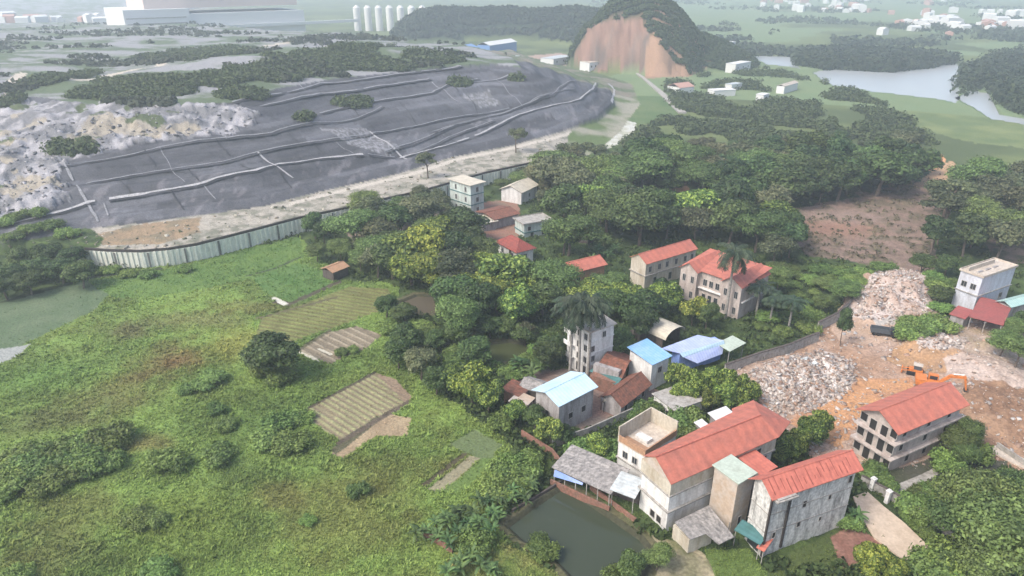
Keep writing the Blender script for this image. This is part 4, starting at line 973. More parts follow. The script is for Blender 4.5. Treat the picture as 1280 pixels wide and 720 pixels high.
# --- villas in the middle
b = B('cream_villa', 'cream two storey villa with long narrow red gable roof among dark trees', 'house', (789, 321), (807.7, 329.5), (871, 310.5), base_y=362)
h = b.h; b.walls('wyel', gable=('x', 1.5), i=.1); b.gable('red', 1.6, 'x', .35, .2)
b.ledge([h * .5], 'conc', .3, .18)
for f in (.09, .27, .42, .60, .78, .92): b.win('R', f, h * .62, .95, 1.5)
for f in (.2, .5, .8): b.win('R', f, h * .1, 1.1, 1.9, True)
b = B('winged_villa', 'pinkish two storey villa with two red gabled wings behind a tall palm', 'house', (859, 329), (931, 358), (964, 341), z=8.4)
h = b.h; b.walls('wpink', i=.5); X, Y = b.lx, b.ly
b.shed('red', 1.2, 'x', .1)
b.ledge([h * .48], 'white', .7, .22)
for (y0, y1, nm) in ((Y - 5.0, Y - .2, 'left_wing'), (.2, 5.4, 'right_wing')):
    ym = (y0 + y1) / 2; mb = MB(); x0 = -.9; x1 = X * .95; g = h + 1.7
    mb.add([(x0, y0, -.4), (x1, y0, -.4), (x1, y1, -.4), (x0, y1, -.4), (x0, y0, h), (x1, y0, h), (x1, y1, h), (x0, y1, h), (x0, ym, g), (x1, ym, g)],
           [(0, 1, 5, 4), (2, 3, 7, 6), (1, 2, 6, 9, 5), (3, 0, 4, 8, 7), (4, 5, 9, 8), (9, 6, 7, 8), (3, 2, 1, 0)])
    w_ = mb.build('wing', M['wpink'], b.root)
    o = .4; e = o * 1.7 / ((y1 - y0) / 2)
    MB().slab([(x0 - .5, y0 - o, h - e + .15), (x1 + .3, y0 - o, h - e + .15), (x1 + .3, ym, g + .15), (x0 - .5, ym, g + .15)], .12).slab([(x0 - .5, ym + .002, g + .15), (x1 + .3, ym + .002, g + .15), (x1 + .3, y1 + o, h - e + .15), (x0 - .5, y1 + o, h - e + .15)], .12).build('wing_roof', M['red'], b.root)
    for yy in (y0 + 1.2, y1 - 1.2):
        for z in (h * .12, h * .60):
            fr, pn = window_meshes(.8, 1.7, False, True); wo = link('window', fr, b.root, (x0, yy, z), -math.pi / 2); link('pane', pn, wo)
b.wi = .5
for f in (.42, .52, .62): b.win('L', f, h * .58, 1.0, 1.6); b.win('L', f, h * .05, 1.0, 2.2, True)
for f in (.3, .7): b.win('R', f, h * .6, .9, 1.4)
b = B('brick_house', 'low brick house under a plain red gable roof half hidden by trees', 'house', (687, 333.5), (709.5, 343.5), (758.5, 331), base_y=362)
b.walls('wbrick', gable=('x', 1.4), i=.4); b.gable('red', 1.5, 'x', .1, .3)
b.wi = .4
for f in (.3, .7): b.win('R', f, b.h * .3, 1.0, 1.2)
b = B('hip_roofed_house', 'white house with dark red hipped tile roof in the middle of the village', 'house', (613, 304), (646, 315.5), (668, 310), base_y=334)
b.walls('white', i=.25); b.hip('darkred', 2.4, .45); b.wi = .25
for f in (.25, .75): b.win('L', f, b.h * .45, 1.0, 1.4)
MB().box(-.3, 3.2, 0, .2, 3.5, b.h - .2).build('downpipe', M['shed_dark'], b.root); b.win('R', .5, b.h * .45, 1.0, 1.2)
b = B('tube_house', 'narrow pale green three storey house with flat cream roof near the landfill fence', 'house', (568, 222), (588, 232), (605.5, 227.5), base_y=270)
h = b.h; b.walls('wgreen', i=.2); b.flat('cream', .0, .5); b.ledge([h * .33, h * .66], 'dteal', .2, .2)
for z in (.08, .41, .74):
    b.win('R', .5, h * z, 1.0, 1.5); b.win('L', .25, h * z, .8, 1.6); b.win('L', .7, h * z, .8, 1.6)
b = B('cream_roofed_house', 'small pale house with steep cream gable roof under grey green trees', 'house', (648, 226), (652, 241), (673, 231), base_y=256)
b.walls('white', gable=('x', 1.8), i=.3); b.gable('cream', 1.9, 'x', .3, .3); b.wi = .3; b.win('R', .5, 1.5, .9, 1.2)
b = B('pale_green_house', 'low pale green house with flat grey roof and two dark windows', 'house', (638, 274), (655, 281), (690, 275), base_y=298)
b.walls('wgreen', i=.2); b.flat('conc', .25, .4); b.ledge([b.h * .35], 'dteal', .25, .2)
for f in (.2, .75): b.win('R', f, b.h * .5, 1.0, 1.2, bars=False)
for f in (.3, .7): b.win('R', f, .1, 1.0, 1.3, True)
b = B('pink_awning', 'small pinkish sheet roof over a yard by the pale green three storey house', 'shed', (598, 271), (604, 280), (623, 276.5), z=2.8)
b.shed('cream', .3, 'y', .1); b.walls('wgrey', h=2.7, i=.6)
b = B('yard_house', 'low house with brownish red roof between the landfill fence and the village', 'house', (606, 262), (618, 275), (650, 267), z=3.2)
b.gable('tile', .9, 'x', .2, .2); b.walls('wgrey', h=3.1, i=.4)
b = B('field_hut', 'small hut with faded orange roof at the edge of the green field', 'hut', (406, 334), (416, 341), (436, 333), z=2.6)
b.gable('wbrick', .8, 'x', .2, .2); b.walls('shed_dark', h=2.5, i=.2)
b = B('tarp_shelter', 'shelter draped with a bright blue and white tarpaulin among banana plants', 'shelter', (727, 281), (737, 295), (747, 288), z=3.0)
b.gable('tarp', 1.4, 'y', .1, .1); b.walls('shed_dark', h=2.9, i=.5)
# --- the houses around the three palms
b = B('apartment_house', 'white four storey house with balconies behind three tall royal palms', 'house', (692.5, 404), (737, 416), (769, 405), base_y=474)
h = b.h; b.walls('white', i=.15); b.shed('lightconc', .5, 'y', .3, th=.2); b.ledge([h * .27, h * .52, h * .77], 'white', .12, .15)
for z in (.05, .31, .56, .80):
    for f in (.16, .46, .80): b.win('L', f, h * z, .9, 1.3 if z > .1 else 1.9, z < .1, bars=f != .46)
for z, f in ((.56, .18), (.35, .2), (.80, .6)): b.win('R', f, h * z, .8, 1.2)
for z in (.27, .52, .77): MB().box(-.85, b.ly * .62, h * z, .12, b.ly * .97, h * z + .14).box(-.85, b.ly * .62, h * z + .143, -.77, b.ly * .97, h * z + 1.0).build('balcony', M['white'], b.root)
b = B('pale_blue_shed', 'grey brick house with pale icy blue gable roof in front of the palms', 'house', (665, 488), (699, 508), (746, 484), base_y=546)
b.walls('wgrey', gable=('x', 1.1), i=.4); b.gable('paleblue', 1.2, 'x', .15, .25); b.wi = .4
for f in (.35, .7): b.win('R', f, b.h * .35, 1.0, 1.2, bars=False)
b.win('L', .5, b.h * .4, .9, 1.1, bars=False)
b = B('tiled_house', 'old house with steep clay tile roof and dark teal eave beside the white palm house', 'house', (738, 463), (771, 481), (788, 462), z=3.0)
b.walls('brick', h=2.9, i=.6)
b.poly_roof([(757.5, 441, 5.2), (786.5, 453, 5.2), (777.5, 473, 3.4), (747, 456, 3.4)], 'tile')
b.poly_roof([(747, 456, 3.38), (777.5, 473, 3.38), (771, 481.5, 2.7), (736.5, 463.5, 2.7)], 'dteal', name='eave_sheet')
b.poly_roof([(757.5, 441, 5.2), (786.5, 453, 5.2), (793, 447, 3.4), (765, 434, 3.4)], 'tile')
MB().box(2.2, .6, 2.9, 3.4, b.ly - .5, 4.5).build('loft_wall', M['wgrey'], b.root)
b = B('long_tiled_house', 'long old house with weathered brown clay tile gable roof below the blue roofed house', 'house', (757.5, 491), (777, 508), (813, 480), z=2.9)
b.walls('wgrey', gable=('x', 1.5), i=.3); b.gable('tile', 1.6, 'x', .3, .25); b.wi = .3
for f in (.2, .5, .8): b.win('R', f, .9, .9, 1.1, bars=False)
b = B('blue_roofed_house', 'white two storey house with sky blue sheet roof beside leafy trees', 'house', (783, 440.5), (815.5, 456), (839, 445), base_y=490)
b.walls('white', i=.3); b.shed('blue', .9, 'y', .2); b.wi = .3; b.win('R', .5, b.h * .55, 1.0, 1.2)
MB().box(.3, .31, b.h - .1, b.lx - .3, .5, b.h + .05).box(.3, b.ly - .5, b.h - .1, b.lx - .3, b.ly - .31, b.h + .85).build('upper_wall', M['white'], b.root)
b = B('long_blue_shed', 'long low workshop with lilac blue sheet roof and blue front', 'shed', (830, 437), (850, 442), (905, 426), z=4.6)
b.walls('tarp', h=4.4, i=.2); b.poly_roof([(826.5, 435.5, 5.0), (850, 441.5, 4.6), (905, 425.5, 4.6), (872, 418.5, 5.0)], 'violet')
b.poly_roof([(850, 441.5, 4.62), (905, 425.5, 4.62), (906, 430, 3.9), (854, 446.5, 3.9)], 'paleblue', name='ridge_strip')
b.poly_roof([(855, 446.5, 3.9), (905, 430, 3.9), (903, 442, 2.5), (872, 454, 2.5)], 'violet', name='front_roof')
b = B('mint_canopy', 'small pale mint canopy at the right end of the lilac workshop', 'canopy', (906, 427), (912, 439), (931, 429), z=3.6)
b.shed('mint', .3, 'y', .2)
for x, y in ((.1, .1), (b.lx - .3, .1)): MB().box(x, y, -.3, x + .12, y + .12, b.h).build('post', M['conc'], b.root)
# barrel roofed store
z = 4.5; b = B('barrel_roofed_store', 'store with rounded cream sheet roof and dark open end behind the lilac workshop', 'shed', (826, 410), (833, 424), (856, 412), z=3.4)
Xl, Yl = b.lx, b.ly
mb = MB(); n = 10
prof = [(Xl / 2 - math.cos(math.pi * k / n) * (Xl / 2 + .2), 3.2 + math.sin(math.pi * k / n) * 1.7) for k in range(n + 1)]
for k in range(n):
    (xa, za), (xb, zb) = prof[k], prof[k + 1]; mb.slab([(xa, 0, za), (xb, 0, zb), (xb, Yl + 7, zb), (xa, Yl + 7, za)], .08)
mb.build('roof', M['cream'], b.root); MB().box(.2, 1.0, -.3, .4, Yl + 6.9, 3.2).box(Xl - .4, 1.0, -.3, Xl - .2, Yl + 6.9, 3.2).box(.4, Yl + 3, -.3, Xl - .4, Yl + 3.2, 3.3).build('wall', M['shed_dark'], b.root)
b = B('garden_annex', 'small white annex with flat stained concrete roof under the leafy trees', 'house', (823, 491), (843, 513), (880, 500), z=3.2)
b.walls('white', i=.1); b.flat('conc', 0, .25); b.win('L', .3, .2, .8, 1.8, True); b.win('L', .75, .2, .8, 1.8, True)
b = B('white_sheet_roof', 'bright white sheet roof over an outbuilding behind the long villa', 'shed', (886, 519), (896, 526), (917, 518), z=3.6)
b.shed('farwhite', .3, 'y', .2); b.walls('wgrey', h=3.5, i=.2)
b = B('white_tin_porch', 'small white tin porch beside the bright white sheet roof', 'shed', (872, 528), (877, 536), (886, 532), z=3.2)
b.shed('farwhite', .2, 'y', .1); b.walls('wgrey', h=3.1, i=.2)
b = B('grey_tin_shed', 'old shed with rusty grey tin roof left of the pale blue roof', 'shed', (655, 478), (672, 490), (684, 478), z=2.8)
b.gable('asb', .8, 'y', .2, .2); b.walls('shed_dark', h=2.7, i=.2)
b = B('brown_shed', 'brown roofed shack at the left end of the yard by the pond trees', 'shed', (634, 484), (650, 497), (663, 485), z=2.6)
b.shed('tile', .5, 'y', .2); b.walls('brick', h=2.5, i=.2)
b = B('tan_shed', 'flat tan roofed shack below the brown shack', 'shed', (640, 500), (656, 510), (668, 498), z=2.4)
b.shed('wtan', .3, 'y', .15); b.walls('wgrey', h=2.3, i=.2)
# water tank
p = at(757, 498, 2.6); t_ = empty('water_tank', (p[0], p[1], 0), .5); tag(t_, 'shiny steel water tank lying on a frame in the brick yard', 'tank')
MB().tube([(-.95, 0, 2.6), (-.85, 0, 2.6), (.85, 0, 2.6), (.95, 0, 2.6)], [.35, .55, .55, .35], 14).build('drum', M['steel'], t_, smooth=False)
for x in (-.6, .6):
    MB().box(x - .05, -.5, -.1, x + .05, -.4, 2.2).box(x - .05, .4, -.1, x + .05, .5, 2.2).box(x - .05, -.399, 2.02, x + .05, .399, 2.12).build('leg', M['rust'], t_)
# distant buildings
def far_box(name, label, cat, a, b_, c, z, wm, rm, roof='flat', group=None, wins=0):
    q = B(name, label, cat, a, b_, c, z=z, group=group); q.walls(wm, i=.05)
    if roof == 'flat': q.flat(rm, 0, .2)
    elif roof == 'gable': q.gable(rm, q.ly * .18, 'x', .3, .3)
    q.wi = .05
    for k in range(wins): q.win('R', (k + .5) / wins, z * .45, 1.3, 1.4)
    return q
far_box('far_house', 'far white house with grey flat roof left of the quarried hill', 'house', (733, 76), (737, 78.5), (758, 76.5), 7, 'farwhite', 'lightconc', wins=4)
far_box('far_depot', 'far white depot building by the end of the landfill', 'building', (686, 71), (692, 74), (717, 70), 6, 'farwhite', 'tin', wins=3)
far_box('far_depot', 'far hall with mid blue curved roof beyond the landfill crest', 'building', (560, 62), (566, 66), (600, 60), 9, 'farblue', 'farblue', 'gable')
far_box('far_depot', 'far white shed row right of the blue hall', 'building', (622, 67), (628, 72), (650, 70), 6, 'farwhite', 'tin', wins=2)
far_box('far_depot', 'long low far hall with bright white sloping roof', 'building', (604, 55), (612, 57), (646, 52), 10, 'farblue', 'farwhite', 'gable')
far_box('far_house', 'far white two level house at the foot of the hill', 'house', (899, 52), (902, 54), (920, 52), 8, 'farwhite', 'farwhite', wins=3)
far_box('far_house', 'far white house above the low white roofs right of the hill', 'house', (915, 78), (920, 80.5), (939, 77), 7, 'farwhite', 'farwhite', wins=3)
far_box('far_house', 'far long white roof among the trees below the hill', 'house', (890, 111), (893, 113.5), (920, 112), 4, 'farwhite', 'farwhite')
far_box('far_house', 'far low house with pinkish roof at the foot of the quarry', 'house', (845, 106), (850, 110), (868, 108), 4, 'farwhite', 'farroof', 'gable')
far_box('far_house', 'far small white house left of the grey barrel roof', 'house', (952, 116), (955, 119), (962, 117), 5, 'farwhite', 'farwhite', wins=1)
far_box('far_house', 'far oblong house with pale rounded roof by the lake trees', 'house', (978, 105), (981, 108), (998, 103), 5, 'farwhite', 'lightconc', 'gable')
far_box('far_house', 'far white house low among trees right of the pink roof', 'house', (912, 104), (915, 106), (928, 104), 4, 'farwhite', 'tin')
# factory on the horizon
q = B('factory_hall', 'huge pale factory hall with ribbed front and orange roof stripe on the horizon', 'factory', (145, 9), (152, 9.2), (380, 3), z=40)
q.root.location.z = 0
X, Y = q.lx, q.ly
MB().box(0, 0, 0, X * .33, 90, 37).build('front_block', M['farwhite'], q.root)
MB().box(X * .33 + .01, 4, 0, X, 90, 31).build('long_block', M['farwhite'], q.root)
MB().box(X * .12, 12, 37.01, X * .98, 88, 50).build('upper_hall', M['farorange'], q.root)
for k in range(3): MB().box(2, -.6, 27.5 - 6 * k, X * .31, 0, 28.6 - 6 * k).build('louvre', M['conc'], q.root)
MB().box(X * .30, -1, 14, X * 1.35, 3.9, 17.5).build('canopy', M['farwhite'], q.root)
for k in range(7):
    p = at(448 + 13.5 * k, 40, 0); r_ = 5.0
    mb = MB(); mb.tube([(0, 0, 0), (0, 0, 30), (0, 0, 33)], [r_, r_, r_ * .4], 16)
    o = mb.build('silo', M['farwhite'], None, (p[0] * 1.02, p[1] * 1.02, 0)); tag(o, 'tall white silo in the far row of silos beyond the landfill', 'silo', 'row of far silos')
# far town
rg = random.Random(5)
for k in range(110):
    if k < 70: x = rg.uniform(950, 1285); y = rg.gauss(20, 13) if x > 1100 else rg.uniform(0, 16)
    elif k < 90: x = rg.uniform(1110, 1285); y = rg.uniform(26, 42)
    else: x = rg.uniform(0, 140); y = rg.uniform(33, 40)
    y = min(max(y, -4), 44); p = at(x, y); s_ = rg.uniform(.8, 1.6); w_, d_, h_ = rg.uniform(7, 16) * s_, rg.uniform(7, 12) * s_, rg.uniform(4, 9) * s_
    gz = ground_z(p[0], p[1]); mb = MB().box(-w_ / 2, -d_ / 2, -1, w_ / 2, d_ / 2, h_)
    mb.add([(-w_ / 2, -d_ / 2, h_), (w_ / 2, -d_ / 2, h_), (w_ / 2, d_ / 2, h_), (-w_ / 2, d_ / 2, h_), (-w_ / 2, 0, h_ + 2), (w_ / 2, 0, h_ + 2)], [(0, 1, 5, 4), (2, 3, 4, 5), (1, 2, 5), (3, 0, 4)])
    o = mb.build('town_house', M['farwhite' if rg.random() < .7 else 'farroof'], None, (p[0], p[1], gz), rg.uniform(0, 3)); tag(o, 'tiny pale house in the hazy town on the far plain' if x > 200 else 'tiny pale building at the hazy left horizon', 'house', 'houses of the far town' if x > 200 else 'buildings at the left horizon')

# ------------------------------------------------------------------ seams of the liner: ballast bags and folds whose dark colour holds bench shade
def drape(name, px, width, off, lift, mat, label, gap):
    P0 = [terr(x, y) for x, y in px]; mb = MB(); run = []
    def flush():
        if len(run) > 1:
            b0 = len(mb.v)
            for (p, nx, ny, w) in run:
                for sg in (-1, 1):
                    x, y = p[0] + nx * (off + sg * w / 2), p[1] + ny * (off + sg * w / 2); mb.v.append((x, y, max(gz2(x, y), gz2(p[0], p[1]) - .5) + lift))
            for k in range(len(run) - 1): mb.f.append((b0 + 2 * k, b0 + 2 * k + 2, b0 + 2 * k + 3, b0 + 2 * k + 1))
        run.clear()
    for i in range(len(P0) - 1):
        a, c = P0[i][:2], P0[i + 1][:2]; L_ = np.linalg.norm(c - a); n = max(2, int(L_ / 2.0)); d = (c - a) / L_
        for k in range(n):
            p = a + (c - a) * k / n; q = float(vnoise(np.array([p[0] / 3.1]), np.array([p[1] / 3.1]), 66)[0])
            wob = (float(vnoise(np.array([p[0] / 9]), np.array([p[1] / 9]), 67)[0]) - .5) * .5
            nn = (d[1], -d[0]) if -d[0] < 0 else (-d[1], d[0])
            p = (p[0] + nn[0] * wob, p[1] + nn[1] * wob)
            if q < gap: flush(); continue
            run.append((p, nn[0], nn[1], width * (.55 + .8 * q)))
    flush()
    if mb.f:
        o = mb.build(name, mat); tag(o, label, kind='structure')
        if sum(p.normal.z for p in o.data.polygons) < 0: o.data.flip_normals()
def gz2(x, y):
    r = math.hypot(x, y); az = math.atan2(x, y); fi = (az - azs[0]) / (azs[1] - azs[0]); i = int(min(max(fi, 0), NC - 2)); fi -= i
    k = int(min(max(np.searchsorted(rad, r) - 1, 0), NR - 2)); fk = (r - rad[k]) / (rad[k + 1] - rad[k])
    return float((GZ[k, i] * (1 - fi) + GZ[k, i + 1] * fi) * (1 - fk) + (GZ[k + 1, i] * (1 - fi) + GZ[k + 1, i + 1] * fi) * fk)
M['ballast'] = stain_mat('pale_ballast', (.40, .39, .39), (.20, .20, .20), 1.6, False, .9, .8, fine=.3); M['ballast_grey'] = stain_mat('grey_ballast', (.25, .25, .26), (.15, .15, .15), .8, False, .9, .8, fine=.3); M['seam_fold_shade'] = plain('dark_seam_fold_shade', (.022, .022, .025), .7)
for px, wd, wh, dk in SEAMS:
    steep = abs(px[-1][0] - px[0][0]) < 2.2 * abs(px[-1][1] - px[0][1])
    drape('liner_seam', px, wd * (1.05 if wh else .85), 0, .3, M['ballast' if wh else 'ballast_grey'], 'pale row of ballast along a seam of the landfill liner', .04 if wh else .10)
    if not steep: drape('liner_fold_shade', px, wd * (.9 if wh else 1.5) * (1.2 if px[0][1] < 160 else 1), 1.5 if wh else 1.6, .3, M['seam_fold_shade'], 'dark strip of painted bench shade below a seam of the landfill liner', .06)  # near-black strip paints the shade under each terrace bench
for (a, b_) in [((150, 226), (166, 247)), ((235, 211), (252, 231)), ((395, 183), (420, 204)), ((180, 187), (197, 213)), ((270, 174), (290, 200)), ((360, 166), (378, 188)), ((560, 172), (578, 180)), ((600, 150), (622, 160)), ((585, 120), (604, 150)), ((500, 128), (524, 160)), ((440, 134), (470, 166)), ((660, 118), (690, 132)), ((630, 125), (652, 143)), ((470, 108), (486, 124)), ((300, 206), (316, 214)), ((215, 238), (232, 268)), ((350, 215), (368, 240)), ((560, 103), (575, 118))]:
    drape('liner_seam', [a, b_], .5, 0, .28, M['seam_fold_shade'], 'thin dark seam running down the landfill liner', .05)
# ------------------------------------------------------------------ fences, walls, paths
def ribbon_wall(name, px, h, th, mat, label, cat='wall', cap=None, z0=-.4, base=0.0, posts=0):
    P = wp(px, base); root = empty(name, (P[0][0], P[0][1], 0)); tag(root, label, cat); mb = MB(); cb = MB()
    Q = P - P[0]
    nrm = []
    for i in range(len(Q)):
        d = Q[min(i + 1, len(Q) - 1)] - Q[max(i - 1, 0)]; d = d / np.linalg.norm(d); nrm.append(np.array([-d[1], d[0]]))
    for i in range(len(Q) - 1):
        a0, a1 = Q[i] - nrm[i] * th / 2, Q[i] + nrm[i] * th / 2; b0, b1 = Q[i + 1] - nrm[i + 1] * th / 2, Q[i + 1] + nrm[i + 1] * th / 2
        mb.slab([(*a0, h), (*b0, h), (*b1, h), (*a1, h)], h - z0)
        if posts:
            dd = b0 - a0; LL = np.linalg.norm(dd); dd = dd / LL; q = 0.4
            while q < LL - .4:
                c0 = a0 + dd * q; c1 = c0 + dd * .55; mb.slab([(*(c0 - nrm[i] * .28), h - .05), (*(c1 - nrm[i] * .28), h - .05), (*(c1 - nrm[i] * .003), h - .05), (*(c0 - nrm[i] * .003), h - .05)], h - z0); q += 1.5
        if cap:
            k = 1.7; a0, a1 = Q[i] - nrm[i] * th * k / 2, Q[i] + nrm[i] * th * k / 2; b0, b1 = Q[i + 1] - nrm[i + 1] * th * k / 2, Q[i + 1] + nrm[i + 1] * th * k / 2
            cb.slab([(*a0, h + cap[1]), (*b0, h + cap[1]), (*b1, h + cap[1]), (*a1, h + cap[1])], cap[1] - .003)
    mb.build('panel' if posts else 'wall', M[mat], root)
    if cap: cb.build('cap', M[cap[0]], root)
    if posts:
        pm = MB().box(-.22, -.20, -.4, .22, .20, h - .2).mesh('post', M['conc'] if cat == 'wall' else M['fence_post'])
        L_ = np.cumsum([0] + [np.linalg.norm(Q[i + 1] - Q[i]) for i in range(len(Q) - 1)]); n = min(int(L_[-1] / posts), 100)
        for k in range(n):
            d = (k + .5) / n * L_[-1]; i = min(int(np.searchsorted(L_, d)) - 1, len(Q) - 2); f = (d - L_[i]) / (L_[i + 1] - L_[i]); q = Q[i] * (1 - f) + Q[i + 1] * f
            dd = Q[i + 1] - Q[i]; n2_ = np.array([-dd[1], dd[0]]) / np.linalg.norm(dd); q = q - n2_ * (th / 2 + .2)
            link('post', pm, root, (q[0], q[1], 0), math.atan2(dd[1], dd[0]))
    return root
M['fence_post'] = plain('grey_fence_post', (.15, .15, .14), .8)
ribbon_wall('landfill_fence', [(94, 329), (110, 331), (140, 333.5), (180, 334.5), (215, 331.5), (250, 325.5), (320, 306.5), (375, 291), (425, 280), (495, 263), (530, 255), (605, 232), (640, 224), (700, 210)], 4.6, .25, 'panel', 'long curving white sheet fence with dark cap along the foot of the landfill', 'fence', ('rust', .7), posts=9)
ribbon_wall('yard_wall', [(905, 468), (950, 452), (985, 442), (1008, 432), (1022, 427)], 2.3, .3, 'conc', 'old concrete boundary wall along the left side of the demolition yard', 'wall', ('shed_dark', .12))
ribbon_wall('yard_wall', [(1021, 414), (1045, 402), (1060, 386), (1078, 368)], 2.3, .3, 'conc', 'old concrete wall between the scrub and the upper rubble heap', 'wall', ('shed_dark', .12))
ribbon_wall('garden_wall', [(1075, 604), (1115, 626), (1160, 655), (1192, 678)], 1.6, .25, 'conc', 'low concrete garden wall beside the dirt path', 'wall', ('shed_dark', .1))
ribbon_wall('garden_wall', [(1150, 640), (1188, 665)], 1.2, .2, 'shed_dark', 'dark low inner wall of the garden ditch', 'wall')
ribbon_wall('yard_wall', [(652, 546), (690, 570), (704, 588)], 1.5, .25, 'brick', 'red brick wall at the bend above the pond shed', 'wall')
ribbon_wall('field_wall', [(524, 668), (545, 678), (566, 692)], 1.0, .25, 'brick', 'short broken brick wall under the banana plants', 'wall')
ribbon_wall('pond_wall', [(640, 640), (668, 624), (702, 603)], .5, .3, 'shed_dark', 'dark low wall on the upper left edge of the pond', 'wall', z0=-1.3)
ribbon_wall('yard_wall', [(1245, 560), (1290, 590)], 1.2, .25, 'conc', 'low concrete wall by the brown soil at the right edge', 'wall')
ribbon_wall('yard_wall', [(690, 560), (735, 545), (790, 520)], 1.8, .22, 'conc', 'thin grey yard wall between the pale blue roof and the terrace house', 'wall')
PATHS = []
def strip(name, left, right, mat, label, z=.25):
    L_, R_ = wp(left), wp(right); c_ = (L_ + R_) / 2; PATHS.append(np.vstack([c_ + (L_ - c_) * 1.7, (c_ + (R_ - c_) * 1.7)[::-1]])); P = list(L_) + list(R_[::-1]); mb = MB(); n = len(L_)
    for i in range(n - 1): mb.slab([(*L_[i], z), (*L_[i + 1], z), (*R_[i + 1], z), (*R_[i], z)] , .8)
    o = mb.build(name, M[mat]);
    import bmesh
    bm = bmesh.new(); bm.from_mesh(o.data); bmesh.ops.recalc_face_normals(bm, faces=bm.faces[:]); bm.to_mesh(o.data); bm.free()
    return tag(o, label, kind='structure')
strip('path', [(1066, 622), (1076, 648), (1093, 674), (1122, 696), (1150, 712)], [(1084, 616), (1104, 634), (1130, 655), (1156, 680), (1182, 704)], 'path', 'pale sandy path running past the weathered block')
strip('walkway', [(1108, 612), (1150, 595), (1174, 583)], [(1120, 620), (1160, 602), (1182, 588)], 'conc', 'grey concrete walkway to the unfinished villa')
strip('path', [(1232, 562), (1250, 572), (1290, 592)], [(1245, 558), (1262, 566), (1300, 584)], 'lightconc', 'broken pale concrete path near the right edge')
strip('levee_road', [(787, 87), (802, 98), (822, 116), (848, 142)], [(789, 86.5), (806, 98), (828, 115.5), (858, 142)], 'conc', 'straight concrete levee road leading towards the hill', .8)

for px, lb in [((1089, 612), 'pale concrete gate pillar at the upper end of the dirt path'), ((1108, 628), 'pale concrete gate pillar on the right side of the dirt path')]:
    p = at(*px); o = MB().box(-.3, -.3, -.3, .3, .3, 2.1).box(-.38, -.38, 2.103, .38, .38, 2.3).box(-.2, -.2, 2.303, .2, .2, 2.5).build('gate_pillar', M['white'], None, (p[0], p[1], 0), .5); tag(o, lb, 'gate pillar')
# ------------------------------------------------------------------ excavator, truck, rubble
def excavator():
    p = at(1160, 486); r = empty('excavator', (p[0], p[1], .1), -.45); tag(r, 'orange tracked excavator with folded boom working behind the unfinished villa', 'excavator')
    for y in (-1.3, 1.3):
        tk = MB(); prof = [(-2.0, .15), (2.0, .15), (2.35, .5), (2.0, .9), (-2.0, .9), (-2.35, .5)]
        tk.add([(x, y - .3, z) for x, z in prof] + [(x, y + .3, z) for x, z in prof], [tuple(range(6)), tuple(range(11, 5, -1))] + [(i, 6 + i, 6 + (i + 1) % 6, (i + 1) % 6) for i in range(6)]); tk.build('track', M['black'], r)
    MB().box(-1.0, -.95, .4, 1.0, .95, 1.05).build('chassis', M['rust'], r)
    MB().box(-2.5, -1.4, 1.1, 1.6, 1.4, 1.5).box(-2.6, -1.4, 1.503, -.7, 1.4, 2.3).box(-.69, -1.4, 1.503, 1.3, -.3, 2.1).build('body', M['orange'], r)
    c = MB().box(-.4, .35, 1.503, 1.3, 1.35, 2.9).build('cab', M['orange'], r); MB().box(-.2, .33, 2.0, 1.15, 1.37, 2.75).box(1.3, .45, 1.9, 1.33, 1.25, 2.75).build('glazing', M['glass'], c)
    MB().tube([(1.2, -.1, 1.6), (3.0, -.1, 3.7), (5.6, -.1, 4.0)], [.32, .38, .28], 4).build('boom', M['orange'], r)
    MB().tube([(5.3, -.1, 4.3), (6.1, -.1, 1.4)], [.28, .2], 4).build('arm', M['orange'], r)
    MB().tube([(1.8, -.1, 1.8), (3.2, -.1, 3.2)], .1, 6).tube([(3.4, -.1, 4.2), (5.2, -.1, 4.5)], .09, 6).build('hydraulic_ram', M['steel'], r)
    MB().add([(5.7, -.6, 1.5), (6.6, -.6, 1.4), (6.5, -.6, .6), (5.9, -.6, .5), (5.7, .4, 1.5), (6.6, .4, 1.4), (6.5, .4, .6), (5.9, .4, .5)], [(0, 1, 2, 3), (7, 6, 5, 4), (1, 5, 6, 2), (2, 6, 7, 3), (3, 7, 4, 0)]).build('bucket', M['rust'], r)
excavator()
def excavator2():
    p = at(1143, 468); r = empty('dozer', (p[0], p[1], .1), 2.6); tag(r, 'small orange and grey tracked loader at the left of the excavator', 'loader')
    for y in (-.9, .9): MB().box(-1.5, y - .22, .1, 1.5, y + .22, .8).build('track', M['black'], r)
    MB().box(-1.3, -.65, .5, 1.2, .65, 1.3).build('body', M['orange'], r); MB().box(-.9, -.6, 1.303, .4, .6, 2.2).build('cab', M['truckgrey'], r); MB().slab([(-1.1, -.75, 2.3), (.6, -.75, 2.3), (.6, .75, 2.3), (-1.1, .75, 2.3)], .09).build('roof', M['lightconc'], r)
    MB().tube([(1.0, .6, .9), (2.3, .6, .6)], .1, 5).tube([(1.0, -.6, .9), (2.3, -.6, .6)], .1, 5).box(2.3, -1.1, .2, 2.5, 1.1, .95).build('blade', M['orange'], r)
excavator2()
p = at(1104, 419); r = empty('dump_truck', (p[0], p[1], .05), -.35, .8); tag(r, 'small dark dump truck with grey bed parked below the upper rubble heap', 'truck')
MB().box(-3.4, -1.1, .75, 3.2, 1.1, .95).build('chassis', M['rust'], r)
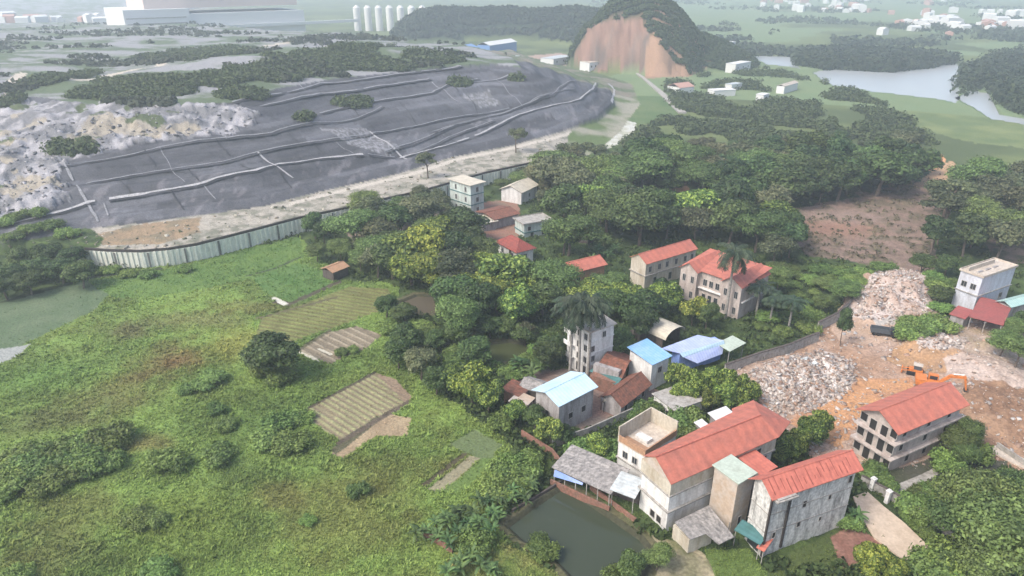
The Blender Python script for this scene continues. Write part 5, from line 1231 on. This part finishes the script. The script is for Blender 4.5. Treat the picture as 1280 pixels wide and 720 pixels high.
MB().add([(1.6, -1.1, .96), (3.3, -1.1, .96), (3.35, -1.1, 1.7), (3.0, -1.1, 2.5), (1.6, -1.1, 2.6), (1.6, 1.1, .96), (3.3, 1.1, .96), (3.35, 1.1, 1.7), (3.0, 1.1, 2.5), (1.6, 1.1, 2.6)], [(0, 1, 2, 3, 4), (9, 8, 7, 6, 5), (1, 6, 7, 2), (2, 7, 8, 3), (3, 8, 9, 4), (4, 9, 5, 0)]).build('cab', M['truck'], r)
MB().box(3.22, -.95, 1.72, 3.32, .95, 2.3).build('windscreen', M['farwhite'], r)
bed = MB().box(-3.5, -1.2, 1.0, 1.4, 1.2, 1.15); bed.box(-3.5, -1.2, 1.153, 1.4, -1.08, 2.2).box(-3.5, 1.08, 1.153, 1.4, 1.2, 2.2).box(-3.5, -1.07, 1.153, -3.38, 1.07, 2.1).box(1.28, -1.07, 1.153, 1.4, 1.07, 2.4); bed.build('bed', M['truckgrey'], r)
for x in (-2.6, -1.5, 2.4):
    for y in (-1.0, 1.0): MB().tube([(x, y - .14, .48), (x, y + .14, .48)], .48, 14).build('wheel', M['black'], r)
# sheet lying on the rubble
b = B('plastic_sheet', 'crumpled pale grey green plastic sheet lying on the lower rubble heap', 'sheet', (988, 452), (1010, 458), (1024, 452), z=2.6)
mb = MB(); gx = 8; vv = []
for j in range(gx):
    for i in range(gx): vv.append((b.lx * i / (gx - 1) + rg.uniform(-.3, .3), b.ly * j / (gx - 1) + rg.uniform(-.3, .3), 2.0 + rg.uniform(-.35, .5)))
mb.add(vv, [(j * gx + i, j * gx + i + 1, (j + 1) * gx + i + 1, (j + 1) * gx + i) for j in range(gx - 1) for i in range(gx - 1)]); mb.build('sheet', M['tin'], b.root)
BLD.pop()
b.root.location.z = 0
# loose rubble, one mass that nobody could count
def chunks(name, mask, n, smin, smax, cols, label, seed):
    rg_ = np.random.default_rng(seed); idx = np.argwhere(mask & (RR < 330)); sel = idx[rg_.integers(0, len(idx), n)]
    P = np.stack([GX[sel[:, 0], sel[:, 1]], GY[sel[:, 0], sel[:, 1]], GZ[sel[:, 0], sel[:, 1]]], -1); P[:, :2] += rg_.normal(0, .3, (n, 2))
    s = smin + (smax - smin) * rg_.random((n, 1)) ** 4; q = np.array([[-1, -1, -1], [1, -1, -1], [1, 1, -1], [-1, 1, -1], [-1, -1, 1], [1, -1, 1], [1, 1, 1], [-1, 1, 1]], float)
    dim = rg_.uniform(.35, 1, (n, 3)) * s; dim[:, 2] *= .55; a = rg_.uniform(0, 6.28, n); ti = rg_.normal(0, .35, (n, 2))
    L_ = q[None] * dim[:, None] * rg_.uniform(.8, 1.2, (n, 8, 3)); x = L_[..., 0] * np.cos(a)[:, None] - L_[..., 1] * np.sin(a)[:, None]; y = L_[..., 0] * np.sin(a)[:, None] + L_[..., 1] * np.cos(a)[:, None]
    z_ = L_[..., 2] + x * ti[:, :1] + y * ti[:, 1:]; V_ = np.stack([x, y, z_], -1) + P[:, None]
    fc = np.array([(3, 2, 1, 0), (4, 5, 6, 7), (0, 1, 5, 4), (1, 2, 6, 5), (2, 3, 7, 6), (3, 0, 4, 7)]); Fc = (fc[None] + np.arange(n)[:, None, None] * 8).reshape(-1, 4)
    cc = np.array(cols)[rg_.integers(0, len(cols), n)] * rg_.uniform(.75, 1.2, (n, 1))
    o = link(name, fast_mesh(name, V_.reshape(-1, 3), Fc, M_TUFT, np.repeat(cc, 8, 0))); tag(o, label, kind='stuff')
RC = [(.50, .44, .39), (.46, .38, .32), (.42, .31, .25), (.62, .58, .54), (.40, .27, .20), (.50, .43, .37)]
chunks('rubble', m_r1 | m_r2 | m_r3, 10000, .05, .5, RC, 'heaps of broken pale concrete and brick', 3)
chunks('rubble', m_yard, 4200, .08, .55, RC, 'loose pieces of brick and concrete over the yard', 4)
chunks('debris', (i1 & ~i2), 700, .12, .8, [(.45, .42, .35), (.25, .22, .17), (.12, .13, .08)], 'debris strewn along the landfill track', 5)

chunks('debris', m_rug & i2, 1600, .2, 1.1, [(.34, .33, .35), (.24, .24, .25), (.12, .12, .12), (.28, .27, .27), (.42, .41, .42)], 'torn sheets and waste lying on the exposed part of the landfill', 6)
# ------------------------------------------------------------------ trees with a place of their own
T = tree
for px, py, h_, lb in [(712, 473, 18.0, 'left royal palm of the three in front of the white four storey house'), (722.5, 474, 19.2, 'middle royal palm of the three in front of the white four storey house'), (735, 473, 18.6, 'right royal palm of the three in front of the white four storey house')]:
    p = at(px, py); plant('palm', p[0], p[1], h_, lb, wide=.95)
p = at(907, 398); plant('palm', p[0], p[1], 19, 'tall royal palm standing in front of the pinkish winged villa', wide=1.0)
for px, py, h_, lb in [(962, 405, 8, 'small palm right of the winged villa, nearer the yard wall'), (945, 395, 9, 'small palm close to the right wing of the winged villa'), (985, 412, 8, 'slim palm in the scrub above the yard wall')]:
    p = at(px, py); plant('areca', p[0], p[1], h_, lb)
p = at(1050, 432); t_ = plant('tall', p[0], p[1], 8.5, 'lone slim tree with bare trunk standing in the demolition yard', wide=.55)
# meadow
T('round', 343, 450, 9.0, 'large dark rounded tree standing alone in the meadow', wide=1.3, frac=.5, seed=1); T('brush', 352, 468, 4, 'light green bush at the foot of the lone meadow tree', frac=.4)
T('bush', 330, 462, 4, 'dark bush leaning on the lone meadow tree', frac=.4)
for px, py, k, h_, w_, lb in [(258, 474, 'bush', 2.8, 1.5, 'dark low bush in the meadow left of the lone tree'), (238, 484, 'bush', 2.2, 1.2, 'small dark bush touching the low bush left of the lone tree'), (270, 512, 'bush', 2.6, 1.0, 'upper bush of the pair below the lone meadow tree'), (282, 527, 'bush', 2.8, 1.0, 'lower bush of the pair below the lone meadow tree'),
                              (350, 525, 'brush', 3.2, 1.2, 'bright ragged bush between the lone tree and the striped plot'), (378, 520, 'brush', 2.4, 1.1, 'small bright bush at the corner of the striped plot'), (335, 545, 'bush', 3.0, 1.4, 'dark sprawling bush left below the striped plot'), (362, 552, 'brush', 3.0, 1.4, 'dark green thicket bush below the striped plot'),
                              (275, 565, 'bush', 3.0, 1.3, 'dark solitary bush in the lower meadow'), (210, 575, 'brush', 3.6, 1.1, 'grey green feathery bush in the lower meadow'), (445, 612, 'bush', 2.3, 1.0, 'small dark bush alone in the yellowish lower meadow'),
                              (425, 440, 'bush', 2.0, 1.0, 'small dark bush on the tilled plot'), (442, 436, 'bush', 1.8, 1.0, 'tiny bush on the right of the tilled plot'), (175, 645, 'brush', 2.0, 1.6, 'low green bush in the bottom left of the meadow'), (195, 650, 'bush', 1.8, 1.2, 'low dark bush in the bottom left of the meadow'),
                              (195, 715, 'bush', 2.5, 1.3, 'dark bush cut by the lower edge of the picture, left'), (385, 650, 'brush', 1.5, 1.0, 'pale little bush in the lower meadow centre'), (20, 718, 'brush', 2.2, 1.2, 'bush in the bottom left corner')]:
    T(k, px, py, h_, lb, wide=w_, frac=.4)
for px, py in [(15, 590), (38, 578), (62, 585), (88, 590), (110, 575), (75, 562), (45, 560), (100, 555), (125, 562), (138, 545), (20, 572), (60, 600), (8, 610), (95, 572)]:
    T(random.choice(['bush', 'brush']), px, py, random.uniform(2.8, 4), 'leafy bush in the left meadow thicket', 'bushes of the left meadow thicket', 1.25, frac=.4)
T('bush', 142, 575, 3, 'dark bush at the right tip of the left meadow thicket', frac=.4)
for px, py in [(15, 345), (45, 338), (75, 340), (100, 345), (25, 325), (60, 320), (90, 325), (5, 360), (35, 355), (-20, 340)]:
    T('round', px, py, random.uniform(6, 7), 'dark tree in the clump at the left edge below the landfill', 'trees at the left edge below the landfill', 1.3, frac=.5)
for px, py in [(30, 292), (55, 288), (70, 300), (10, 300), (45, 305), (88, 306), (22, 310)]:
    T('brush', px, py, 3.5, 'scrubby bush on the bank left of the landfill fence', 'bushes left of the landfill fence', 1.2, frac=.4)
for px, py in [(140, 336), (160, 341), (185, 342), (120, 338), (230, 335)]:
    T('brush', px, py, 2.4, 'low weed bush at the foot of the white fence', 'weed bushes under the fence', 1.2, frac=.4)
# column of bananas and shrubs along the field edge
for i, (px, py) in enumerate([(520, 665), (533, 660), (548, 665), (560, 650), (572, 662), (585, 668), (590, 640), (600, 655), (612, 640), (622, 625), (608, 625), (598, 622), (636, 612), (648, 600), (640, 622), (628, 596), (655, 618), (590, 690), (575, 700), (600, 705), (560, 712), (618, 712), (640, 590), (660, 606), (583, 652), (612, 662), (668, 596), (625, 642), (545, 652), (575, 640), (560, 672)]):
    T('banana', px, py, random.uniform(2.5, 3.4), 'banana plant in the row left of the pond', 'banana plants in the row beside the pond', 1.1, frac=.55)
for px, py in [(630, 585), (645, 580), (655, 590), (640, 605), (620, 610), (660, 575)]:
    T('brush', px, py, 3.4, 'leafy shrub among the banana plants by the pond', 'shrubs among the bananas', 1.1, frac=.45)
T('brush', 597, 680, 3.4, 'rounded grassy bush below the banana row', wide=1.0, frac=.4); T('bush', 672, 682, 2.6, 'dark bush overhanging the left bank of the pond', frac=.4); T('brush', 683, 690, 2.4, 'small bush on the lower left bank of the pond', frac=.4)
T('round', 790, 703, 4.5, 'green tree at the lower right corner of the pond', wide=.95, frac=.45); T('feather', 822, 700, 4.2, 'grey green tree beside the lower right corner of the pond', wide=.95, frac=.45); T('brush', 770, 715, 2.6, 'bush at the bottom bank of the pond', frac=.4)
# front right
T('yellow', 1092, 702, 6.0, 'bright yellow green mango tree at the bottom edge', wide=.95, frac=.55); T('yellow', 1118, 716, 5, 'yellow green tree cut by the bottom edge right of the bright one', wide=.9, frac=.55)
T('banana', 1066, 645, 3.0, 'dark palm-like plant at the right corner of the weathered block', wide=1.2, frac=.4); T('bush', 1063, 655, 2.4, 'dark shrub at the foot of the weathered block', frac=.4)
for px, py, h_, w_, lb in [(1235, 625, 10, 1.1, 'broad feathery acacia tree at the right edge, upper crown'), (1215, 650, 9, 1.0, 'feathery acacia tree left in the big right clump'), (1262, 660, 11, 1.2, 'large feathery acacia tree in the bottom right'), (1230, 690, 8, 1.1, 'feathery tree low in the bottom right clump'), (1270, 615, 9, 1.0, 'feathery acacia tree touching the right edge')]:
    T('feather', px, py, h_, lb, wide=w_, frac=.7)
for px, py, h_, k in [(1160, 705, 4.5, 'bush'), (1185, 700, 5, 'brush'), (1205, 708, 5, 'bush'), (1175, 718, 4, 'bush'), (1225, 716, 5, 'brush')]:
    T(k, px, py, h_, 'leafy shrub along the bottom edge by the dirt path', 'shrubs along the bottom edge', 1.0, frac=.4)
for px, py in [(1148, 656), (1160, 666), (1172, 678), (1136, 645)]:
    T('brush', px, py, 1.5, 'low hedge plant between path and garden wall', 'hedge plants beside the path', 1.1, frac=.4)
for px, py in [(1150, 615), (1165, 612), (1180, 608), (1160, 625), (1175, 630), (1140, 628), (1190, 620), (1150, 640), (1190, 640), (1205, 610), (1170, 645)]:
    T(random.choice(['bush', 'brush']), px, py, random.uniform(2, 3.2), 'dark garden shrub in the ditch right of the garden wall', 'shrubs in the walled garden', 1.0, frac=.4)
for px, py, h_ in [(1195, 555, 6), (1212, 545, 6.5), (1205, 570, 5), (1190, 575, 4.5), (1218, 560, 4.5)]:
    T('brush' if h_ < 5 else 'feather', px, py, h_, 'green tree at the right wall of the unfinished villa', 'trees right of the unfinished villa', .8, frac=.5)
for px, py in [(1085, 592), (1100, 597), (1112, 604), (1095, 585)]:
    T('bush', px, py, 2.4, 'shrub under the left wall of the unfinished villa', 'shrubs under the unfinished villa', 1.0, frac=.4)
for px, py, h_ in [(1255, 430, 6), (1275, 440, 7), (1268, 412, 5.5), (1285, 400, 6)]:
    T('feather' if px < 1280 else 'round', px, py, h_, 'loose green tree at the right edge beside the yard', 'trees at the right edge of the yard', 1.0, frac=.7)
for px, py, h_ in [(1012, 540, 6.5), (1025, 532, 6), (1000, 552, 5.5), (985, 560, 5), (978, 567, 4)]:
    T('mango', px, py, h_, 'dense mango tree between the long villa and the weathered block', 'mango trees behind the weathered block', .85, frac=.55)
for px, py, h_ in [(850, 470, 7), (872, 478, 7), (895, 475, 7.5), (918, 480, 7.5), (935, 488, 6.5), (905, 495, 6.5), (865, 490, 6), (888, 500, 5.5), (848, 490, 5.5), (925, 500, 5)]:
    T('mango', px, py, h_, 'leafy mango tree in the cluster between blue roofs and long villa', 'mango trees between the blue roofs and the long villa', .8, frac=.6)
for px, py, h_ in [(845, 525, 4.5), (830, 530, 4), (855, 540, 3.5), (815, 515, 4), (805, 508, 3.5), (830, 505, 3.5), (865, 520, 4), (800, 520, 3)]:
    T('bush', px, py, h_, 'green shrub in the garden behind the terrace house', 'shrubs behind the terrace house', .9, frac=.45)
for px, py, h_, k in [(688, 540, 6, 'mango'), (645, 515, 5.5, 'mango'), (748, 557, 5.5, 'mango'), (670, 525, 5, 'round'), (728, 556, 4.5, 'bush'), (765, 560, 4, 'bush'), (705, 545, 4, 'round'), (628, 520, 4, 'brush')]:
    T(k, px, py, h_, 'dense leafy tree %s' % {688: 'below the left corner of the pale icy blue roof', 645: 'at the left end of the village yard below the tan shack', 748: 'directly above the pond shed', 670: 'between the tan shack and the pale icy blue roof', 728: 'low at the left above the pond shed', 765: 'low beside the terrace house', 705: 'under the front corner of the pale icy blue roof', 628: 'low at the very left of the village yard'}[px], wide=.9, frac=.55)
for px, py, h_, k, lb in [(590, 478, 9, 'yellow', 'large yellow green tree left of the village yard'), (608, 492, 7.5, 'mango', 'green tree leaning right of the large yellow green tree'), (572, 470, 7, 'mango', 'green tree just left of the large yellow green tree'), (497, 442, 6.5, 'round', 'dark rounded tree at the corner of the striped plot'), (525, 455, 7, 'olive', 'pale grey green tree right of the dark rounded tree'), (545, 475, 6, 'round', 'dark blue green tree below the pale grey green one'),
                          (660, 355, 9, 'mango', 'bright green tree left of the low brick house'), (645, 375, 8, 'mango', 'bright green tree above the hidden green pond'), (868, 385, 7.5, 'yellow', 'bright yellow green tree below the winged villa'), (705, 292, 11.5, 'mango', 'big rounded tree right of the pale green low house'), (885, 395, 6, 'round', 'dark tree at the foot of the bright yellow green one'),
                          (455, 255, 10, 'feather', 'wide umbrella shaped tree standing over the landfill fence'), (475, 268, 8, 'sparse', 'open tree beside the umbrella shaped tree'), (535, 218, 10, 'sparse', 'tall open tree in front of the landfill fence, left of the green tube house'), (528, 245, 8, 'olive', 'grey green tree under the tall open tree'), (545, 250, 8, 'olive', 'dusty tree left of the narrow green house'), (645, 185, 11, 'sparse', 'very tall open tree rising over the landfill fence'), (392, 282, 8, 'round', 'dark tree against the white fence'), (405, 290, 7, 'round', 'second dark tree against the white fence'),
                          (425, 312, 6.5, 'feather', 'light green bushy tree above the field hut'), (395, 315, 5.5, 'feather', 'light green tree left of the field hut'), (450, 325, 6, 'feather', 'light green tree right of the field hut'), (775, 430, 7, 'round', 'dark round tree right of the white palm house'), (800, 408, 8, 'round', 'large dark round tree behind the sky blue roof'), (660, 415, 5, 'olive', 'pale tree by the hidden pond left of the white palm house')]:
    T(k, px, py, h_, lb, wide=1.0, frac=.55)
for px, py in [(490, 330), (505, 338), (478, 335), (735, 300), (748, 310), (760, 318), (740, 322), (755, 300), (770, 310), (665, 462), (650, 455), (676, 455)]:
    T('banana', px, py, 4, 'banana plant in the village gardens' if px > 600 else 'banana plant at the inner corner of the green field', 'village banana plants' if px > 600 else 'banana plants by the green field', 1.2, frac=.5)

# ------------------------------------------------------------------ groves
DK = ['round', 'round', 'tall', 'olive']
AV = BLD + [(*at(x_, y_)[:2], 4.5) for x_, y_ in [(628, 345), (652, 342), (640, 356), (672, 338), (716, 362), (742, 352), (592, 276), (668, 302), (655, 262), (795, 372), (825, 366), (640, 336)]] + [(at(905, 400)[0], at(905, 400)[1], 4)]
def gv(poly, sp, kinds, hr, label, group, **k): return grove(poly, sp, kinds, hr, label, group, avoid=AV, **k)
n = 0
n += gv([(480, 350), (560, 330), (610, 335), (640, 350), (690, 370), (700, 400), (640, 415), (575, 425), (560, 398), (575, 372), (520, 362)], 6.6, ['round', 'mango', 'round', 'feather', 'round', 'yellow', 'olive'], (9, 12), 'wood beside the palm house', 'trees of the central wood', seed=2)
n += gv([(440, 300), (520, 285), (600, 310), (615, 335), (560, 335), (480, 350), (450, 345)], 7.0, ['round', 'feather', 'olive', 'mango'], (8, 10), 'belt by the hip roofed house', 'trees between field and village', seed=3)
n += gv([(475, 395), (520, 405), (590, 440), (600, 470), (560, 480), (500, 440)], 4.2, ['brush', 'bush', 'round'], (5, 6.5), 'thicket by the hidden pond', 'growth beside the hidden pond', seed=4)
n += gv([(690, 375), (780, 365), (800, 380), (860, 395), (830, 405), (790, 420), (770, 400), (700, 395)], 6.6, ['round', 'mango', 'feather'], (8, 10), 'belt before the cream villa', 'trees in front of the cream villa', seed=5)
n += gv([(810, 365), (850, 350), (870, 368), (850, 385), (815, 380)], 4, ['round'], (5, 7), 'clump at the cream villa wall', 'trees at the cream villa', seed=15)
n += gv([(755, 300), (790, 318), (860, 300), (870, 270), (960, 270), (990, 320), (960, 335), (900, 312), (860, 298), (800, 280), (760, 270), (700, 275), (705, 300), (680, 325), (700, 325)], 8.6, ['round', 'mango', 'feather', 'round', 'tall', 'olive'], (11, 14), 'wood behind the red roofed villas', 'trees behind the villas', seed=6)
n += gv([(660, 262), (700, 250), (790, 262), (800, 285), (720, 285), (690, 275)], 8.5, ['olive', 'olive', 'round'], (10, 13), 'belt beyond the pale green house', 'dusty trees beyond the village', seed=7)
n += gv([(670, 215), (760, 205), (790, 235), (780, 262), (700, 255), (670, 240)], 9.0, ['olive', 'sparse', 'olive', 'feather'], (10, 13), 'grove at the fence end', 'brownish trees by the fence end', seed=8)
n += gv([(785, 225), (860, 210), (960, 215), (1060, 225), (1150, 215), (1150, 238), (1060, 252), (1010, 262), (965, 262), (900, 248), (800, 248)], 9.0, ['round', 'tall', 'round', 'feather', 'olive', 'round'], (12, 15), 'wood behind the cleared slope', 'trees of the dense rear wood', seed=9)
n += gv([(790, 200), (900, 190), (1020, 190), (1150, 195), (1150, 215), (960, 215), (800, 222)], 11, ['round', 'tall', 'olive'], (8, 10), 'farther rear wood', 'trees of the upper rear wood', seed=10)
n += gv([(980, 335), (1080, 340), (1110, 345), (1080, 352), (1060, 375), (1010, 415), (960, 425), (940, 400), (960, 360)], 4.3, ['brush', 'brush', 'feather', 'brush'], (4.5, 6.5), 'scrub left of the rubble', 'scrub trees left of the rubble yard', seed=11)
n += gv([(1160, 320), (1180, 270), (1220, 245), (1300, 250), (1300, 300), (1240, 330), (1200, 330)], 8.0, ['feather', 'tall', 'olive', 'sparse'], (10, 14), 'wood above the boxy house', 'trees of the right wood', seed=12)
n += gv([(1150, 345), (1190, 345), (1190, 390), (1170, 395)], 4, ['round', 'brush'], (5, 6.5), 'clump beside the boxy house', 'trees left of the boxy house', seed=13)
n += gv([(1120, 425), (1150, 405), (1195, 400), (1220, 405), (1190, 415), (1150, 425), (1130, 432)], 3.6, ['brush', 'bush'], (6, 8), 'brushwood by the dump truck', 'shrubs by the dump truck', seed=14)
n += gv([(430, 288), (480, 276), (560, 262), (575, 285), (520, 300), (450, 305)], 6.0, ['feather', 'olive', 'sparse'], (6.5, 9), 'belt along the fence', 'trees along the landfill fence', seed=16)
n += gv([(610, 240), (680, 225), (700, 240), (690, 262), (640, 262)], 7, ['olive', 'feather'], (6, 8), 'grove by the cream roof', 'trees by the cream roofed house', seed=17)
n += gv([(585, 425), (620, 420), (690, 425), (690, 465), (640, 470), (590, 460), (600, 452), (655, 455), (670, 440), (640, 422)], 3.8, ['brush', 'round'], (4.5, 6), 'rim of the hidden pond', 'growth around the hidden pond', seed=18)
print('plants', COUNT[0])

# ------------------------------------------------------------------ masses of greenery nobody could count
def mass(name, mask, n, size, h, cd, cl, label, seed, clump=7, zbase=0.0, spread=1.0):
    """clumps of leaf sprays standing on the terrain"""
    rg_ = np.random.default_rng(seed); idx = np.argwhere(mask); sel = idx[rg_.integers(0, len(idx), n)]
    P = np.stack([GX[sel[:, 0], sel[:, 1]], GY[sel[:, 0], sel[:, 1]], GZ[sel[:, 0], sel[:, 1]]], -1)
    hh = h * rg_.uniform(.5, 1.3, n); lobe = rg_.uniform(0, 1, n)
    d = rg_.normal(0, 1, (n * clump, 3)); d[:, 2] = np.abs(d[:, 2]); d /= np.linalg.norm(d, axis=1)[:, None]
    H_ = np.repeat(hh, clump)[:, None]; c = np.repeat(P, clump, 0) + d * H_ * np.array([.6 * spread, .6 * spread, .75]) + np.array([0, 0, zbase])
    V_, F_ = leaves(c, d, size, rg_, .1, .7)
    lt = np.clip(np.repeat(lobe, clump) * .7 + rg_.uniform(-.1, .4, n * clump), 0, 1)[:, None]; col = (np.array(cd) * (1 - lt) + np.array(cl) * lt) * 1.35
    o = link(name, fast_mesh(name, V_, F_, M_TUFT, np.repeat(col, 4, 0))); tag(o, label, kind='stuff')
gm = np.zeros(GX.shape, bool)
for g in GM: gm |= g
mass('scrub_thicket', gm & (RR < 900), 12000, .75, 3.0, (.035, .05, .022), (.085, .11, .045), 'dark scrub covering parts of the landfill top', 21)
mass('scrub_thicket', plate & (fbm(GX, GY * 2, 40, 3, 85) > .64) & (RR < 1100), 3500, 1.2, 3.0, (.03, .04, .025), (.07, .08, .05), 'low scattered scrub on the far landfill plateau', 22)
m_ht = m_hill & ~m_cut & (RR < 680)
mass('hill_wood', m_ht, 12000, .95, 4.0, (.03, .045, .02), (.07, .095, .04), 'dark wood covering the steep hill', 23)
mass('far_wood', (ridge_h(GX, GY) > 3) & ~m_hill & ~inpoly(GX, GY, P1), 6000, 2.0, 7.0, (.02, .032, .018), (.045, .06, .03), 'dark far wood on the low ridge', 24)
def rg_mask(px, j=1): return reg(px, jit=j)
LKW = LK
bank1 = rg_mask([(1000, 82), (1040, 88), (1110, 93), (1160, 88), (1196, 82), (1190, 74), (1120, 66), (1060, 64), (1000, 66)], 2) & ~LK
mass('far_wood', bank1, 6000, 1.4, 9.0, (.02, .032, .018), (.05, .065, .03), 'dark tree belt on the far bank of the lake', 25)
bank2 = rg_mask([(1204, 118), (1200, 95), (1215, 85), (1250, 70), (1300, 62), (1420, 60), (1420, 150), (1290, 147), (1250, 128), (1240, 112), (1215, 108)], 2) & ~LK
mass('far_wood', bank2, 8000, 1.3, 10.0, (.02, .032, .016), (.05, .065, .03), 'dark wood right of the lake', 26)
mid = rg_mask([(850, 145), (830, 100), (900, 92), (960, 86), (1040, 106), (1070, 115), (1110, 135), (1150, 160), (1165, 195), (1000, 195), (800, 205), (770, 195), (800, 165)], 3) & ~LK
mass('far_wood', mid & (fbm(GX, GY, 24, 3, 87) > .50), 12000, .75, 4.0, (.035, .05, .022), (.085, .11, .045), 'patchwork of bushes and small trees between rear wood and hill', 27, clump=8)
mass('far_wood', fz & ~LK & (fbm(GX, GY, 120, 3, 72) > .56) & (RR > 720) & (RR < 2400), 4500, 2.4, 7.0, (.03, .04, .025), (.06, .08, .04), 'hazy tree lines on the far plain', 28)
under = (~m_mead) & (~i1) & (RR < 330) & (C.mean(-1) < .075) & (TUFT > .3)
for (bx, by, br) in BLD: under &= (GX - bx) ** 2 + (GY - by) ** 2 > (br * .8) ** 2
for pl in PATHS: under &= ~inpoly(GX, GY, pl)
mass('undergrowth', under, 15000, .42, 1.5, (.022, .038, .014), (.075, .105, .032), 'dense undergrowth between the trees and houses', 29, clump=9)
mass('scrub_patch', m_clr & (n1 > .5), 450, .35, .9, (.08, .08, .045), (.16, .13, .085), 'dry brush on the cleared slope', 30)

# meadow grass as tufts coloured like the ground they grow from
rg_ = np.random.default_rng(50); w_ = TUFT * (m_mead | ((RR < 200) & (C[..., 1] > C[..., 0]))) * (RR < 260) * (RR > 38)
pr = w_.ravel() / w_.sum(); n = 300000; sel = rg_.choice(pr.size, n, p=pr)
P = V[sel] + np.concatenate([rg_.normal(0, .15, (n, 2)), np.zeros((n, 1))], 1); rr_s = RR.ravel()[sel]
big = (n2.ravel()[sel] > .52); hh = rg_.uniform(.12, .30, n) * (1 + .9 * (rg_.random(n) < .06)) * (1 + big * .3) * np.clip(TUFT.ravel()[sel], .45, 1) * (.8 + rr_s / 260)
K = 4; a = rg_.uniform(0, 6.28, (n, K)); tl = rg_.uniform(.3, 1.0, (n, K)); wd = hh[:, None] * rg_.uniform(.14, .28, (n, K))
dx, dy = np.cos(a), np.sin(a); base_ = np.repeat(P[:, None], K, 1)
v0 = base_ + np.stack([-dy * wd, dx * wd, 0 * dx], -1); v1 = base_ + np.stack([dy * wd, -dx * wd, 0 * dx], -1); v2 = base_ + np.stack([dx * tl * hh[:, None], dy * tl * hh[:, None], hh[:, None] * (1.1 - .5 * tl)], -1)
v3 = base_ * .5 + v2 * .5 + np.stack([-dy * wd * .9, dx * wd * .9, 0 * dx], -1)
VV = np.stack([v0, v1, v2, v3], 2).reshape(-1, 3); cc = C.reshape(-1, 3)[sel] * rg_.uniform(.92, 1.14, (n, 1)) * np.array([1, 1, .9]); cc = cc * np.array((1.5, 1.36, 1.6)) + np.array((.025, .035, .008)); cc *= (.86 + .40 * fbm(P[:, 0], P[:, 1], 2.2, 3, 99))[:, None]
o = link('grass', fast_mesh('grass', VV, np.arange(len(VV)).reshape(-1, 4), M_TUFT, np.repeat(cc, K * 4, 0))); tag(o, 'rough green meadow grass and weeds', kind='stuff')

# words that tell look-alikes apart: their order in the photograph
ORD = 'first second third fourth fifth sixth seventh eighth ninth tenth eleventh twelfth thirteenth fourteenth fifteenth sixteenth seventeenth eighteenth nineteenth twentieth'.split()
bpy.context.view_layer.update(); fam = {}
for o in COL.objects:
    if o.parent is None and 'category' in o and o.get('group') and o.get('group') not in ('houses of the far town', 'buildings at the left horizon'): fam.setdefault(o['label'], []).append(o)
for lb, os_ in fam.items():
    if len(os_) < 2 or len(os_) > 40: continue
    key = lambda o: proj(tuple(o.matrix_world.translation))
    rows = [(os_, '')]
    if len(os_) > 12:
        os_ = sorted(os_, key=lambda o: key(o)[1]); h_ = len(os_) // 2; rows = [(os_[:h_], ' of the upper ones'), (os_[h_:], ' of the lower ones')]
    for r_, sfx in rows:
        for i, o in enumerate(sorted(r_, key=lambda o: key(o)[0])):
            o['label'] = lb + ', ' + ('leftmost' if i == 0 else 'rightmost' if i == len(r_) - 1 else ORD[i] + ' from left') + sfx
for o in COL.objects:
    if 'category' in o and len(o['label'].replace('-', ' ').split()) > 16: print('LONG', o['label'])
